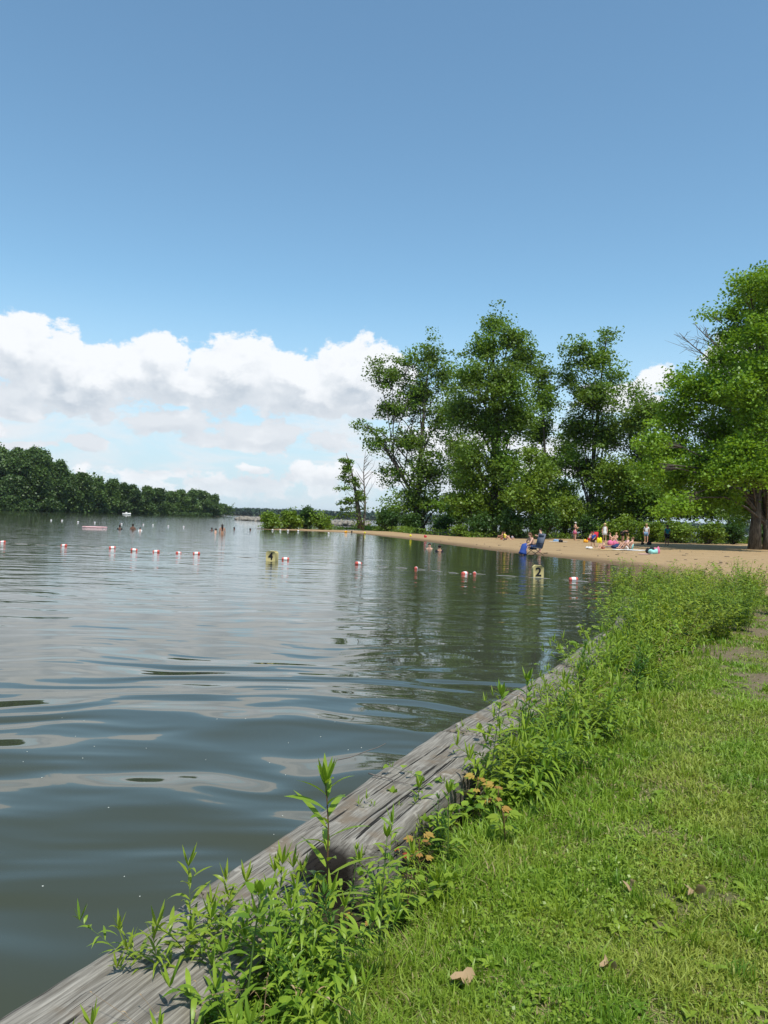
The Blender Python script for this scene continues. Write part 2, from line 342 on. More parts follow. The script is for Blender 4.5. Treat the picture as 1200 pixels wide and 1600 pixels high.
nx_, ny_ = len(gx), len(gy); ii = (np.arange(ny_-1)[:, None]*nx_+np.arange(nx_-1)[None]).ravel()
s_sh = sdist(xf, yf, shore); s_v = sdist(xf, yf, veg); s_l = sdist(xf, yf, lawn); s_i = np.maximum(sdist(xf, yf, isl), sdist(xf, yf, farl))
green = np.clip(np.maximum.reduce([s_v/1.2, s_l/.5, s_i])+.5, 0, 1)
PATCH = [(G(1165, 980, .27), 1.0), (G(1125, 1015, .27), .65), (G(1225, 965, .27), 1.0), (G(1210, 1060, .27), .5), (G(1190, 1080, .27), .25)]
def bare(x, y):                                         # worn patches of soil in the lawn
    v = np.zeros(np.shape(x))
    for (p, r) in PATCH: v = np.maximum(v, 1.25-np.hypot(x-p[0], (y-p[1])*.55)/r)
    return np.clip(v+(fbm(np.asarray(x)*6, np.asarray(y)*6, 9)-.5)*2.6, 0, 1)
gm, t, b = newmat('ground'); ge = t.add('ShaderNodeNewGeometry'); pos = ge.outputs['Position']
A = lambda n_: t.add('ShaderNodeAttribute', attribute_name=n_).outputs['Fac']
sand = t.mix(t.noise(pos, .6, 6, .65), (.30, .195, .095), (.45, .32, .175))
sand = t.mix(t.mapr(t.noise(t.vec('MULTIPLY', pos, (.5, 1.6, 1)), 2.2, 5, .6), .5, .7, 0, .4), sand, (.23, .15, .075))
sand = t.mix(t.mapr(t.math('ADD', A('shore'), t.math('MULTIPLY', t.noise(pos, .5, 3), 2.0)), 1.4, 4.5, .9, 0), sand, (.13, .085, .045))
soil = t.mix(t.noise(pos, 9, 6, .7), (.085, .062, .034), (.25, .20, .12))
turf = t.mix(t.noise(pos, 3, 5, .6), (.055, .085, .014), (.12, .14, .035))
turf = t.mix(t.mapr(t.math('ADD', A('bare'), t.math('MULTIPLY', t.math('SUBTRACT', t.noise(pos, 14, 4), .5), .8)), .05, .9), turf, soil)
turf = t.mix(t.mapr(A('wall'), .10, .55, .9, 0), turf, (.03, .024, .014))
c = t.mix(t.mapr(t.math('ADD', A('green'), t.math('MULTIPLY', t.math('SUBTRACT', t.noise(pos, 1.1, 4), .5), .8)), .35, .65), sand, turf)
t.l.new(c, b.inputs['Base Color']); b.inputs['Roughness'].default_value = .9; b.inputs['Specular IOR Level'].default_value = .2
bn = t.add('ShaderNodeBump'); bn.inputs['Strength'].default_value = .9; bn.inputs['Distance'].default_value = .09
t.l.new(t.math('ADD', t.noise(pos, 3, 5, .6), t.math('MULTIPLY', t.noise(pos, 25, 4, .6), .4)), bn.inputs['Height']); t.l.new(bn.outputs[0], b.inputs['Normal'])
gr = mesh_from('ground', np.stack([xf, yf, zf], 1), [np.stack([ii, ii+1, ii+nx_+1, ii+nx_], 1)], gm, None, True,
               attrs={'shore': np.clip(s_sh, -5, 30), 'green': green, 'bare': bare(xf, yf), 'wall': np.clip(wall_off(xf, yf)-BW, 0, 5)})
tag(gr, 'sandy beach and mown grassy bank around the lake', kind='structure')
# water
wm, t, b = newmat('lake_water'); ge = t.add('ShaderNodeNewGeometry'); pos = ge.outputs['Position']; s_ = t.sep(pos)
dist = t.vec('LENGTH', pos)
warp = t.vec('SCALE', t.vec('SUBTRACT', t.noise(pos, .35, 2, out=1), (.5, .5, .5)), scale=1.6); pw = t.vec('ADD', pos, warp)
big = t.noise(t.vec('MULTIPLY', pw, (.55, 1.6, 1)), 1.0, 1.5, .4)
mid = t.noise(t.vec('MULTIPLY', pw, (.9, 2.6, 1)), 1.35, 2, .45)
fin = t.noise(t.vec('MULTIPLY', pos, (1.3, 2.8, 1)), 3.2, 3, .55)
gust = t.mapr(t.noise(t.vec('MULTIPLY', pos, (.03, .09, 1)), 1, 3), .35, .65, .45, 1.)
h = t.math('MULTIPLY', big, t.math('MULTIPLY', t.mapr(dist, 2.0, 4.0, .06, .112), t.mapr(dist, 5.4, 11, 1., .28)))
h = t.math('ADD', h, t.math('MULTIPLY', mid, t.mapr(dist, 7, 17, .0, .011)))
h = t.math('ADD', h, t.math('MULTIPLY', fin, t.math('MULTIPLY', gust, t.mapr(dist, 8, 24, .0, .0044))))
bn = t.add('ShaderNodeBump'); bn.inputs['Strength'].default_value = 1; bn.inputs['Distance'].default_value = 1
t.l.new(h, bn.inputs['Height']); t.l.new(bn.outputs[0], b.inputs['Normal'])
t.l.new(t.mix(t.noise(pos, .5, 3), (.040, .048, .032), (.054, .060, .037)), b.inputs['Base Color'])
b.inputs['Roughness'].default_value = .03; b.inputs['IOR'].default_value = 1.333; b.inputs['Specular IOR Level'].default_value = .5
wa = mesh_from('lake_water', [(-6000, -200, 0), (6000, -200, 0), (6000, 9500, 0), (-6000, 9500, 0)], [[(0, 1, 2, 3)]], wm)
tag(wa, 'calm green grey lake water with soft ripples', kind='structure')
# ------------------------------------------------------------------ timber wall
def timber(p0, p1, width, depth, ztop, label, seed, step=.03, rot=0., notch=None, end_taper=0):
    p0 = np.array(p0); p1 = np.array(p1); L = np.linalg.norm(p1-p0); ang = math.atan2(p1[1]-p0[1], p1[0]-p0[0])
    nL = max(4, int(L/step)); xs = np.linspace(0, L, nL+1)
    # profile round the section (y: 0 water side edge .. -width inland, z: 0 top)
    rr = .035; pr = []
    for cx, cz, a0 in ((-rr, -rr, 0), (-width+rr, -rr, 90), (-width+rr, -depth+rr, 180), (-rr, -depth+rr, 270)):
        for k_ in range(5): a = R(a0+k_*22.5); pr.append((cx+rr*math.cos(a), cz+rr*math.sin(a)))
    pr.append(pr[0]); pr = np.array(pr); seg = np.hypot(*np.diff(pr, axis=0).T); cum = np.concatenate([[0], np.cumsum(seg)])
    N = 72; u = np.linspace(0, cum[-1], N, endpoint=False); py = np.interp(u, cum, pr[:, 0]); pz = np.interp(u, cum, pr[:, 1])
    ctr = np.array([-width/2, -depth/2]); ny = py-ctr[0]; nz_ = pz-ctr[1]
    nn = np.hypot(ny, nz_); ny, nz_ = ny/nn, nz_/nn
    X, U = np.meshgrid(xs, u, indexing='ij')
    d = .014*(fbm(X*1.0, U*9, seed)-.5)+.010*(fbm(X*3, U*45, seed+5)-.5)+.012*(fbm(X*5, U*5, seed+9)-.5)
    cr = fbm(X*.8+seed, U*16, seed+20, 3); d -= .016*np.clip((.30-cr)/.06, 0, 1)
    Y = py[None]+ny[None]*d; Z = pz[None]+nz_[None]*d
    Y = Y+.008*np.sin(xs*1.1+seed)[:, None]
    rot_shade = np.zeros(X.shape)
    if notch:
        for (nx0, nw, nd) in notch:                     # rotted bite on the inland edge, its black shadow painted in with the rot
            f = np.exp(-((xs-nx0)/nw)**2)[:, None]; inl = np.clip((-py-width*.45)/(width*.55), 0, 1)[None]; Y += nd*f*inl*(.75+.5*fbm(X*9, U*9, seed+2)); Z -= .05*f*inl; rot_shade = np.maximum(rot_shade, np.clip((f-.35)*3, 0, 1)*np.clip((-py-width*.70+.25*fbm(X*6, U*3, 5))/(width*.12), 0, 1))
    V = np.stack([X, Y, Z], -1).reshape(-1, 3)
    Q = [(i*N+j, i*N+(j+1) % N, (i+1)*N+(j+1) % N, (i+1)*N+j) for i in range(nL) for j in range(N)]
    T = []
    V = np.vstack([V, [0, -width/2, -depth/2], [L, -width/2, -depth/2]]); c0 = (nL+1)*N
    T = [((j+1) % N, j, c0) for j in range(N)]+[(nL*N+j, nL*N+(j+1) % N, c0+1) for j in range(N)]
    o = mesh_from('timber_beam', V, [Q, T], M_wood, None, True, attrs={'rot': np.concatenate([rot_shade.ravel(), [0, 0]])}); o.location = (p0[0], p0[1], ztop); o.rotation_euler = (rot, 0, ang)
    return tag(o, label, 'timber', 'weathered timbers of the lake wall')
start = edge[1]-bd*2.0
def lerp2(a, b, f): return np.array(a)+(np.array(b)-np.array(a))*f
timber(start, lerp2(edge[2], edge[1], .015), BW+.02, .30, .262, 'thick weathered grey timber at the lower left corner, nearest the camera', 1, .015, R(1))
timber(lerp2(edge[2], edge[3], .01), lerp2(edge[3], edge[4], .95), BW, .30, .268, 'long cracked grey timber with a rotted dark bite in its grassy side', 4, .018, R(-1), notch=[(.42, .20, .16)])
timber(edge[4], edge[5], BW-.05, .28, .262, 'weathered timber with a pale worn patch, half hidden by tall weeds', 8, .04)
timber(lerp2(edge[5], edge[6], .01), edge[6], BW-.08, .28, .255, 'farthest visible timber running into the bushes', 12, .06)
timber(edge[6]+bd*.03, (4.8, 15.4), BW-.08, .28, .25, 'last stretch of timber hidden beneath the leaning bushes by the water', 15, .1)
# ------------------------------------------------------------------ trees
def leafcloud(name, Pc, size, mat, parent=None, droop=.4, asp=.75, seed=0, tint=None):
    r = np.random.default_rng(seed); n = len(Pc)
    nrm = r.normal(size=(n, 3)); nrm[:, 2] = np.abs(nrm[:, 2])+droop; nrm /= np.linalg.norm(nrm, axis=1)[:, None]
    a = np.cross(nrm, r.normal(size=(n, 3))); a /= np.linalg.norm(a, axis=1)[:, None]; b_ = np.cross(nrm, a)
    sz = size*(.6+.8*r.random(n))[:, None]; bendv = nrm*sz*.12
    V = np.stack([Pc-a*sz*.5, Pc+b_*sz*.5*asp-bendv, Pc+a*sz*.5, Pc-b_*sz*.5*asp-bendv], 1).reshape(-1, 3)
    F = np.arange(4*n).reshape(-1, 4)
    return mesh_from(name, V, [F], mat, r.random(n) if tint is None else tint, False, parent)
def lobes_pts(lobes, dens_, cl_r, per, r, shell=.55):
    """clusters of leaf positions in ellipsoidal lobes (c(3), r(3)); dens_ clusters per m3 roughly"""
    out = []; tints = []; cc = []
    for c_, rad in lobes:
        c_ = np.asarray(c_); rad = np.asarray(rad); nc = max(4, int(dens_*rad[0]*rad[1]*rad[2]*4.2))
        v = r.normal(size=(nc, 3)); v /= np.linalg.norm(v, axis=1)[:, None]; rr = (shell+(1-shell)*r.random(nc))*np.minimum(1+.18*r.normal(size=nc), 1.22); rr[: nc//4] *= r.random(nc//4)
        cen = c_+v*rr[:, None]*rad
        ct = r.random(nc)
        for k_ in range(nc):
            q = np.clip(r.normal(size=(per, 3)), -1.5, 1.5)*np.array([1, 1, .55])*cl_r*(.6+.8*r.random()); out.append(cen[k_]+q); tints.append(np.clip(ct[k_]*.6+.4*r.random(per), 0, 1))
        cc.append(cen)
    return np.vstack(out), np.concatenate(tints), cc
def tree(name, base, lobes, mat, label, cat='tree', group=None, trunk_r=.35, leaf=.3, dens_=.5, cl_r=.6, per=22, seed=0, stems=1, top=None, limbs=True, shell=.5, bark=None, limbk=.36):
    r = np.random.default_rng(seed+100); base = np.asarray(base, float)
    root = empty(name, base, 0, label, cat, group)
    L = [(np.asarray(c_)-base, np.asarray(rad)) for c_, rad in lobes]
    pts, ti, cc = lobes_pts(L, dens_, cl_r, per, r, shell)
    pts[:, 2] = np.maximum(pts[:, 2], .1)
    leafcloud('crown', pts, leaf, mat, root, seed=seed, tint=ti)
    tb = MB(); hmax = max(c_[2] for c_, _ in L); topc = max(L, key=lambda q: q[0][2])[0]
    for sidx in range(stems):
        off = np.array([(sidx-(stems-1)/2)*trunk_r*2.4+.0, r.normal()*.3, 0]) if stems > 1 else np.zeros(3)
        tgt = topc if sidx == 0 else L[r.integers(len(L))][0]
        n = 9; tt = np.linspace(0, 1, n); pth = off+tt[:, None]*(tgt-off)*np.array([1, 1, 1.]); pth[:, 0] = off[0]+(tgt[0]-off[0])*tt**1.6+.25*np.sin(tt*5+sidx*2)*trunk_r; pth[:, 1] = off[1]+(tgt[1]-off[1])*tt**1.6
        pth[0, 2] = -.3; rd = trunk_r*(1-.85*tt)*(1 if sidx == 0 else .75); rd[0] *= 1.35
        tb.tube(pth, rd, 8)
        if limbs:
            for (c_, rad), cen in zip(L, cc):
                if r.random() < .85:
                    f = np.clip(c_[2]/hmax-.22-.1*r.random(), .05 if limbk > .3 else .15+.06*r.random(), .9); i0 = f*(n-1); a0 = np.array([np.interp(i0, np.arange(n), pth[:, q]) for q in range(3)])
                    rl = trunk_r*(1-.8*f)*limbk; t3 = np.linspace(0, 1, 5)[:, None]; mid_ = a0+(c_-a0)*t3+np.array([0, 0, .12])*np.linalg.norm(c_-a0)*np.sin(t3*np.pi)
                    tb.tube(mid_, np.linspace(rl, rl*.3, 5), 5)
                    for q in cen[:: max(1, len(cen)//7)]: 
                        t4 = np.linspace(0, 1, 3)[:, None]; a1 = mid_[3]; tb.tube(a1+(q-a1)*t4+np.array([0, 0, .1])*np.sin(t4*np.pi), np.array([rl*.35, rl*.22, rl*.08]), 4, cap=False)
    tb.build('trunk', bark or M_bark, root)
    return root
def plobes(lst, Y, dy=.9, r=None):                      # crown lobes measured in the photograph, put at the tree's own distance with real depth
    out = []; r = r or np.random.default_rng(int(Y*10))
    for (px, py, rx, ry) in lst:
        s = Y/1200; d = r.uniform(-1, 1)*dy*rx*s; out.append((P(px, py, Y+d), (rx*s, (rx+ry)*.5*s, ry*s)))
    return out
def base_at(px, Y, dz=0): p = P(px, 815, Y); return (p[0], p[1], float(hgt(p[0], p[1]))+dz)
T1 = [(672, 560, 30, 36), (700, 585, 18, 40), (612, 588, 34, 34), (640, 565, 20, 22), (588, 575, 18, 16), (655, 620, 42, 42), (610, 640, 36, 26), (572, 664, 22, 13), (590, 690, 26, 26), (690, 655, 26, 40), (640, 690, 40, 32), (668, 735, 42, 38), (615, 740, 28, 26), (650, 785, 50, 34), (612, 800, 26, 26), (690, 790, 22, 34)]
T2 = [(772, 508, 22, 26), (800, 528, 26, 32), (758, 545, 30, 34), (815, 560, 28, 38), (735, 590, 30, 40), (785, 600, 42, 46), (722, 640, 26, 40), (765, 660, 44, 46), (810, 650, 36, 46), (735, 715, 30, 42), (785, 730, 46, 44), (760, 790, 50, 38), (810, 780, 34, 38)]
T3 = [(846, 583, 20, 30), (850, 625, 24, 36), (842, 675, 26, 36), (855, 725, 24, 36), (838, 770, 28, 34), (862, 790, 20, 26)]
T4 = [(948, 530, 15, 24), (905, 545, 26, 24), (930, 565, 30, 30), (958, 585, 22, 22), (890, 590, 20, 30), (925, 620, 42, 40), (965, 622, 16, 14), (900, 670, 30, 40), (945, 680, 34, 44), (915, 730, 30, 40), (950, 750, 32, 40), (895, 720, 20, 22), (930, 795, 34, 28)]
T5 = [(995, 612, 18, 20), (1015, 645, 34, 34), (985, 665, 26, 36), (1010, 710, 40, 44), (980, 745, 28, 40), (1015, 775, 36, 36), (990, 800, 34, 22)]
T6 = [(1190, 450, 40, 32), (1225, 480, 60, 50), (1145, 485, 34, 22), (1160, 520, 48, 26), (1110, 492, 14, 10), (1200, 560, 60, 46), (1130, 560, 40, 26), (1075, 600, 36, 26), (1120, 610, 56, 38), (1190, 640, 60, 44), (1062, 650, 44, 34), (1130, 680, 56, 38), (1045, 700, 36, 30), (1090, 730, 56, 34), (1180, 720, 56, 40), (1040, 750, 34, 26), (1110, 775, 48, 26), (1175, 785, 44, 30), (1260, 600, 70, 60), (1280, 720, 80, 60), (1330, 640, 60, 60)]
tree('cottonwood_tree', base_at(655, 104), plobes(T1, 104), M_cotton, 'tall loose cottonwood on the sand spit, left end of the tall trees', seed=1, stems=2, trunk_r=.45, leaf=.31, dens_=.62, per=38, cl_r=.6, shell=.25)
tree('cottonwood_tree', base_at(778, 84), plobes(T2, 84), M_cotton, 'tallest dense cottonwood in the middle of the beach trees', seed=2, stems=2, trunk_r=.45, leaf=.27, dens_=1.5, per=40, cl_r=.58, shell=.2)
tree('cottonwood_tree', base_at(852, 90), plobes(T3, 90), M_cotton, 'narrow cottonwood close against the right side of the tallest one', seed=3, trunk_r=.25, leaf=.28, dens_=1.5, per=38, cl_r=.55, shell=.2)
tree('cottonwood_tree', base_at(925, 88), plobes(T4, 88), M_cotton, 'cottonwood with two pointed tops behind the people on the sand', seed=4, stems=2, trunk_r=.32, leaf=.28, dens_=1.15, per=40, cl_r=.58, shell=.2)
tree('deciduous_tree', base_at(1000, 84), plobes(T5, 84), M_cotton, 'lower bushy green tree filling the gap left of the big maple', seed=5, trunk_r=.25, leaf=.27, dens_=1.6, per=40, cl_r=.55, shell=.2)
T6F = [(1180, 520, 34, 30), (1205, 575, 44, 34), (1165, 610, 40, 30), (1195, 655, 44, 34), (1160, 700, 44, 30), (1200, 735, 50, 30), (1130, 740, 40, 26), (1020, 690, 30, 26), (1010, 735, 28, 24), (1060, 790, 40, 20), (1170, 445, 30, 24), (1215, 440, 40, 34)]
tree('maple_tree', base_at(1188, 60), plobes(T6, 60)+plobes(T6F, 54, .2), M_maple, 'huge bright green spreading maple with thick trunk at the right edge', seed=6, stems=2, trunk_r=.42, leaf=.22, dens_=2.5, per=48, cl_r=.5, shell=.4, limbk=.25)
TB = [('deciduous_tree', 718, 100, [(715, 640, 26, 34), (712, 700, 20, 30), (722, 745, 30, 30), (715, 795, 36, 30)], 'slim green tree half hidden between the loose and the tallest cottonwood'),
      ('deciduous_tree', 882, 98, [(885, 700, 20, 40), (880, 770, 34, 36), (890, 800, 36, 26)], 'shaded tree rising behind the tall yellowish bush'),
      ('deciduous_tree', 965, 85, [(965, 745, 34, 34), (975, 785, 44, 30), (945, 800, 30, 24)], 'lit green tree above the straw hatted person'),
      ('deciduous_tree', 1045, 86, [(1045, 740, 40, 44), (1060, 785, 50, 32), (1030, 800, 36, 24)], 'green tree under the left boughs of the big maple'),
      ('deciduous_tree', 830, 78, [(828, 712, 22, 22), (840, 745, 34, 30), (815, 775, 34, 28), (850, 790, 34, 28)], 'bright smaller tree in front of the tallest cottonwood, right side'),
      ('deciduous_tree', 735, 82, [(745, 755, 32, 26), (730, 785, 38, 30), (755, 800, 40, 26)], 'bright smaller tree in front of the tallest cottonwood, left side'),
      ('deciduous_tree', 1140, 84, [(1130, 740, 60, 40), (1100, 790, 60, 30), (1160, 790, 50, 30)], 'dark tree filling the shade behind the big maple')]
for i, (nm_, px, Y_, lb_, label_) in enumerate(TB): tree(nm_, base_at(px, Y_), plobes(lb_, Y_), M_shrub if i in (2, 4, 5) else M_cotton, label_, seed=60+i, trunk_r=.16, leaf=.26, dens_=1.7, per=36, cl_r=.5, shell=.3)
# leaning sapling, dead tree, dead branches
def young_tree():
    b0 = base_at(563, 101); root = empty('young_tree', b0, 0, 'slender leaning young tree with layered branches, left of the tall trees', 'tree'); tb = MB(); s = 101/1200
    path = np.array([P(563, 826, 101), P(560, 800, 101), P(556, 770, 101), P(550, 740, 101), P(541, 708, 101)])-b0; tb.tube(path, [.4, .34, .2, .12, .04], 7); r = np.random.default_rng(3); pts = []
    for k_ in range(17):
        f = .26+.72*k_/17+r.uniform(-.03, .03); f = min(f, .99); a0 = np.array([np.interp(f*4, range(5), path[:, q]) for q in range(3)]); sgn = -1 if r.random() < .6 else .6; ln = (1.15-f)*3.3*r.uniform(.55, 1.2)*(1 if sgn < 0 else .6)
        d = np.array([sgn*ln, r.uniform(-.6, .6)*ln, r.uniform(-.05, .45)*ln]); t3 = np.linspace(0, 1, 5)[:, None]; br = a0+d*t3-np.array([0, 0, .25])*t3**2*ln; tb.tube(br, np.linspace(.05, .012, 5), 4, cap=False)
        for q in np.linspace(.25, 1, 9): pts.append(a0+d*q-np.array([0, 0, .25])*q*q*ln+r.normal(size=(20, 3))*np.array([.24, .3, .17]))
    for q in range(24): pts.append(path[0]+np.array([r.uniform(-1, .8), r.uniform(-.6, .6), r.uniform(.3, 4.5)])+r.normal(size=(12, 3))*.3)
    leafcloud('crown', np.vstack(pts), .26, M_cotton, root, seed=8); tb.build('trunk', M_bark, root)
young_tree()
def bare_tree(name, base, pts_top, label, r0_=.12, n=16, seed=1, spread=.35, cat='tree'):
    root = empty(name, base, 0, label, cat); tb = MB(); r = np.random.default_rng(seed); top_ = np.asarray(pts_top)-base; H = np.linalg.norm(top_); d0 = top_/H
    path = np.array([top_*f+np.array([.02*H*math.sin(f*6), 0, 0]) for f in np.linspace(0, 1, 8)]); tb.tube(path, np.linspace(r0_, .02, 8), 6)
    for k_ in range(n):
        f = .25+.7*k_/n; a0 = np.array([np.interp(f*7, range(8), path[:, q]) for q in range(3)]); ln = H*spread*(1.1-f)
        d = d0*.7*ln+np.array([r.choice([-1, 1])*r.uniform(.4, .9), r.uniform(-.8, .8), .1])*ln; t3 = np.linspace(0, 1, 4)[:, None]; br = a0+d*t3+np.array([0, 0, .1])*ln*t3**2; tb.tube(br, np.linspace(r0_*.3, .012, 4), 4, cap=False)
        for j in range(3): q = br[r.integers(1, 4)]; dd = d*.4+r.normal(size=3)*ln*.2; tb.tube([q, q+dd*.5, q+dd], [.018, .012, .006], 3, cap=False)
    tb.build('trunk', M_greybark, root); return root
M_greybark = cmat('dead_bark', (.16, .14, .12), .9)
bare_tree('dead_tree', base_at(567, 102), P(572, 705, 102), 'bare grey dead tree beside the leaning young tree', .2, 18)
for (a, b_, c_, d_, lb) in ((1140, 590, 1062, 520, 'bare dead branch sticking out left above the big maple crown'), (1150, 570, 1085, 505, 'second bare dead branch above the big maple crown, nearer its trunk')):
    p0 = P(a, b_, 60); bare_tree('dead_branch', p0, P(c_, d_, 59), lb, .09, 12, a, .4, 'branch')
# shrubs
def shrub(px, py_top, py_bot, rx, Y, mat, label, seed, group=None, leaf=.22, dens_=12.0, cat='shrub', name='shrub'):
    s = Y/1200; h_ = (py_bot-py_top)*s; b0 = base_at(px, Y); r = np.random.default_rng(seed); lob = []
    for k_ in range(6):
        lob.append(((b0[0]+r.uniform(-.55, .55)*rx*s, b0[1]+r.uniform(-.5, .5)*rx*s, b0[2]+h_*r.uniform(.3, .68)), (rx*s*.5, rx*s*.5, h_*.32)))
    lob.append(((b0[0], b0[1], b0[2]+h_*.35), (rx*s*.85, rx*s*.7, h_*.36)))
    root = empty(name, b0, 0, label, cat, group); L = [(np.asarray(c_)-b0, rad) for c_, rad in lob]
    pts, ti, cc = lobes_pts([(c_, np.maximum(np.array(rad), .25)) for c_, rad in L], dens_, .28*max(.4, s*12), 14, r, .3); pts[:, 2] = np.maximum(pts[:, 2], .03)
    leafcloud('foliage', pts, leaf, mat, root, seed=seed, tint=ti); tb = MB()
    for cen in cc:
        for q in cen[::max(1, len(cen)//3)]: tb.tube([(q[0]*.15, q[1]*.15, -.1), (q[0]*.6, q[1]*.6, q[2]*.55), q], [.04, .025, .008], 4, cap=False)
    tb.build('stems', M_bark, root); return root
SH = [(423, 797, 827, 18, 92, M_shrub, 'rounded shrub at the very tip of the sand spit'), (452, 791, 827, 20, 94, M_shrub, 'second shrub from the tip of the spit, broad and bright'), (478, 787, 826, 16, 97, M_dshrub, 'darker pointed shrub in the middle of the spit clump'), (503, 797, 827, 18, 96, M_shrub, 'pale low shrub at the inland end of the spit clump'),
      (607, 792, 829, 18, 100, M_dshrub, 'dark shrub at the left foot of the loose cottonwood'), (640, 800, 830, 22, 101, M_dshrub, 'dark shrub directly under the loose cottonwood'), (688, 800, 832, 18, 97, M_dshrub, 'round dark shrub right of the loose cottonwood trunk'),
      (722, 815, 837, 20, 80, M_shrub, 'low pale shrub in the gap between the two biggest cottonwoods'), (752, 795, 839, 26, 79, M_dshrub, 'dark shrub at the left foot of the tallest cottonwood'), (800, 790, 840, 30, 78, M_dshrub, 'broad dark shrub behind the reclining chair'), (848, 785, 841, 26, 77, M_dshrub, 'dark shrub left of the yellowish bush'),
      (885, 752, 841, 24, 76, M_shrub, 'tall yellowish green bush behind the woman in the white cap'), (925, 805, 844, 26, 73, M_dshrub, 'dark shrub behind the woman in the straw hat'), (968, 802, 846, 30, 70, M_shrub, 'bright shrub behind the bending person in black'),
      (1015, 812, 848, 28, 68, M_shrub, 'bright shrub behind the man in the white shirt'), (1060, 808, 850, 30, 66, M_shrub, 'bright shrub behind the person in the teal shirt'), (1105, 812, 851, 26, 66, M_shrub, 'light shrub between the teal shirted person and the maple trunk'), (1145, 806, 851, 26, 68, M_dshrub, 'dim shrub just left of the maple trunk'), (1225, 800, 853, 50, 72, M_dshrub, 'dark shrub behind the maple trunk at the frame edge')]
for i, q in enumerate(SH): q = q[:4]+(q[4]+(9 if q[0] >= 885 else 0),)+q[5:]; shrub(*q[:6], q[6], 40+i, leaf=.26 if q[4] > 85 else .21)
# low growth at the back edge of the sand
r = np.random.default_rng(21); pts = []
vl = np.array(vegline)
for i in range(len(vl)-1):
    L = np.linalg.norm(vl[i+1]-vl[i])
    n = int(min(L, 60)*14)
    for q in range(n):
        f = r.random(); p = vl[i]+(vl[i+1]-vl[i])*f; off = abs(r.normal())*2.2; p = p+np.array([0.25*off, off+.2]); z = float(hgt(p[0], p[1])); hh = .35+.7*fbm(p[0]*.4, p[1]*.4, 4)
        if fbm(p[0]*.5, p[1]*.5, 8) < .36: continue
        pts.append(np.array([p[0], p[1], z])+r.normal(size=(14, 3))*np.array([.35, .35, .0])+np.stack([np.zeros(14), np.zeros(14), r.random(14)*hh], 1))
tag(leafcloud('undergrowth', np.vstack(pts), .17, M_shrub, None, droop=0, seed=5), 'low weeds and tall grass along the back edge of the beach', 'undergrowth', kind='stuff')
# ------------------------------------------------------------------ far shores
def ftree(px, Y, top_y, rx, label, mat=M_forest, seed=0):
    s = Y/1200; b0 = np.array(base_at(px, Y)); hor = 791.2+.035*px; h_ = (hor-top_y)*s+CAM.z-b0[2]; r = np.random.default_rng(seed); w_ = rx*s; lob = []
    for k_ in range(9):
        f = r.uniform(.25, .88); ww = w_*(1.15-abs(f-.45)*.9); a = r.uniform(0, 6.28); q = r.uniform(.2, .65)*ww
        lob.append((b0+np.array([q*math.cos(a), q*math.sin(a), f*h_]), (ww*.48, ww*.48, h_*.15)))
    lob.append((b0+np.array([0, 0, h_*.84]), (w_*.4, w_*.4, h_*.14))); lob.append((b0+np.array([0, 0, h_*.3]), (w_*.85, w_*.7, h_*.27)))
    L = [(c_-b0, np.array(rad)) for c_, rad in lob]; root = empty('forest_tree', b0, 0, label, 'tree', 'trees along the far left shore')
    pts = []
    for c_, rad in L:
        n = int(230*(rad[0]*rad[2])**.5/2.0); v = r.normal(size=(n, 3)); v /= np.linalg.norm(v, axis=1)[:, None]; pts.append(c_+v*rad*(.75+.35*r.random(n))[:, None])
    pts = np.vstack(pts); pts[:, 2] = np.maximum(pts[:, 2], .1); pts = np.repeat(pts, 3, 0)+r.normal(size=(len(pts)*3, 3))*.5
    leafcloud('crown', pts, .95, mat, root, seed=seed, droop=.3); tb = MB(); tb.tube([(0, 0, -.5), (0, 0, h_*.4), (.3, 0, h_*.8)], [.5, .35, .1], 6)
    for c_, _ in L[:6]: tb.tube([(0, 0, c_[2]*.5), c_], [.2, .05], 4, cap=False)
    tb.build('trunk', M_bark, root); return root
M_fl = leafmat('pale_forest_leaf', (.045, .085, .018), (.075, .13, .03), trans=.2, big=.03)
FT = [(-150, 322, 695, 40, 'tall tree past the left edge of the far forest'), (-70, 322, 690, 42, 'tall tree at the left rim of the picture in the far forest'), (-18, 324, 702, 30, 'dark tree cut by the left edge of the photo, far shore'), (28, 326, 702, 32, 'tallest rounded tree on the far left shore'), (62, 330, 706, 26, 'broad tree on the far shore, right beside the tallest one'), (88, 336, 722, 20, 'tree stepping down to the right of the two tallest far trees'), (16, 318, 742, 18, 'lower tree in front of the tallest far trees'), (108, 345, 742, 17, 'medium far tree where the forest outline first drops'), (130, 352, 740, 17, 'medium dark far tree above the pale bank grass'), (152, 362, 745, 16, 'far tree left of the dark hollow in the forest'), (170, 370, 750, 14, 'small dark far tree near the hollow of the forest'), (190, 380, 757, 15, 'yellowish far tree above the tiny white boat'),
      (208, 395, 760, 15, 'olive green far tree right of the tiny white boat'), (228, 405, 762, 14, 'rounded far tree in the middle of the forest\'s low part'), (246, 420, 764, 14, 'paler far tree left of the last dark group'), (264, 435, 768, 14, 'far tree above the left end of the pale reed strip'), (282, 448, 766, 15, 'dark far tree above the middle of the pale reed strip'), (300, 458, 766, 14, 'third tree from the right end of the far forest'), (317, 470, 768, 14, 'second tree from the right end of the far forest'), (333, 478, 774, 12, 'last dark tree at the right end of the far forest'),
      (50, 345, 698, 30, 'tree top rising behind the two tallest far trees'), (0, 345, 700, 30, 'tree top behind the cut tree at the left edge'), (340, 500, 788, 8, 'tiny low tree at the tip of the forest point')]
for i, q in enumerate(FT): ftree(*q[:5], mat=M_fl if i in (6, 11, 12, 14) else M_forest, seed=200+i)
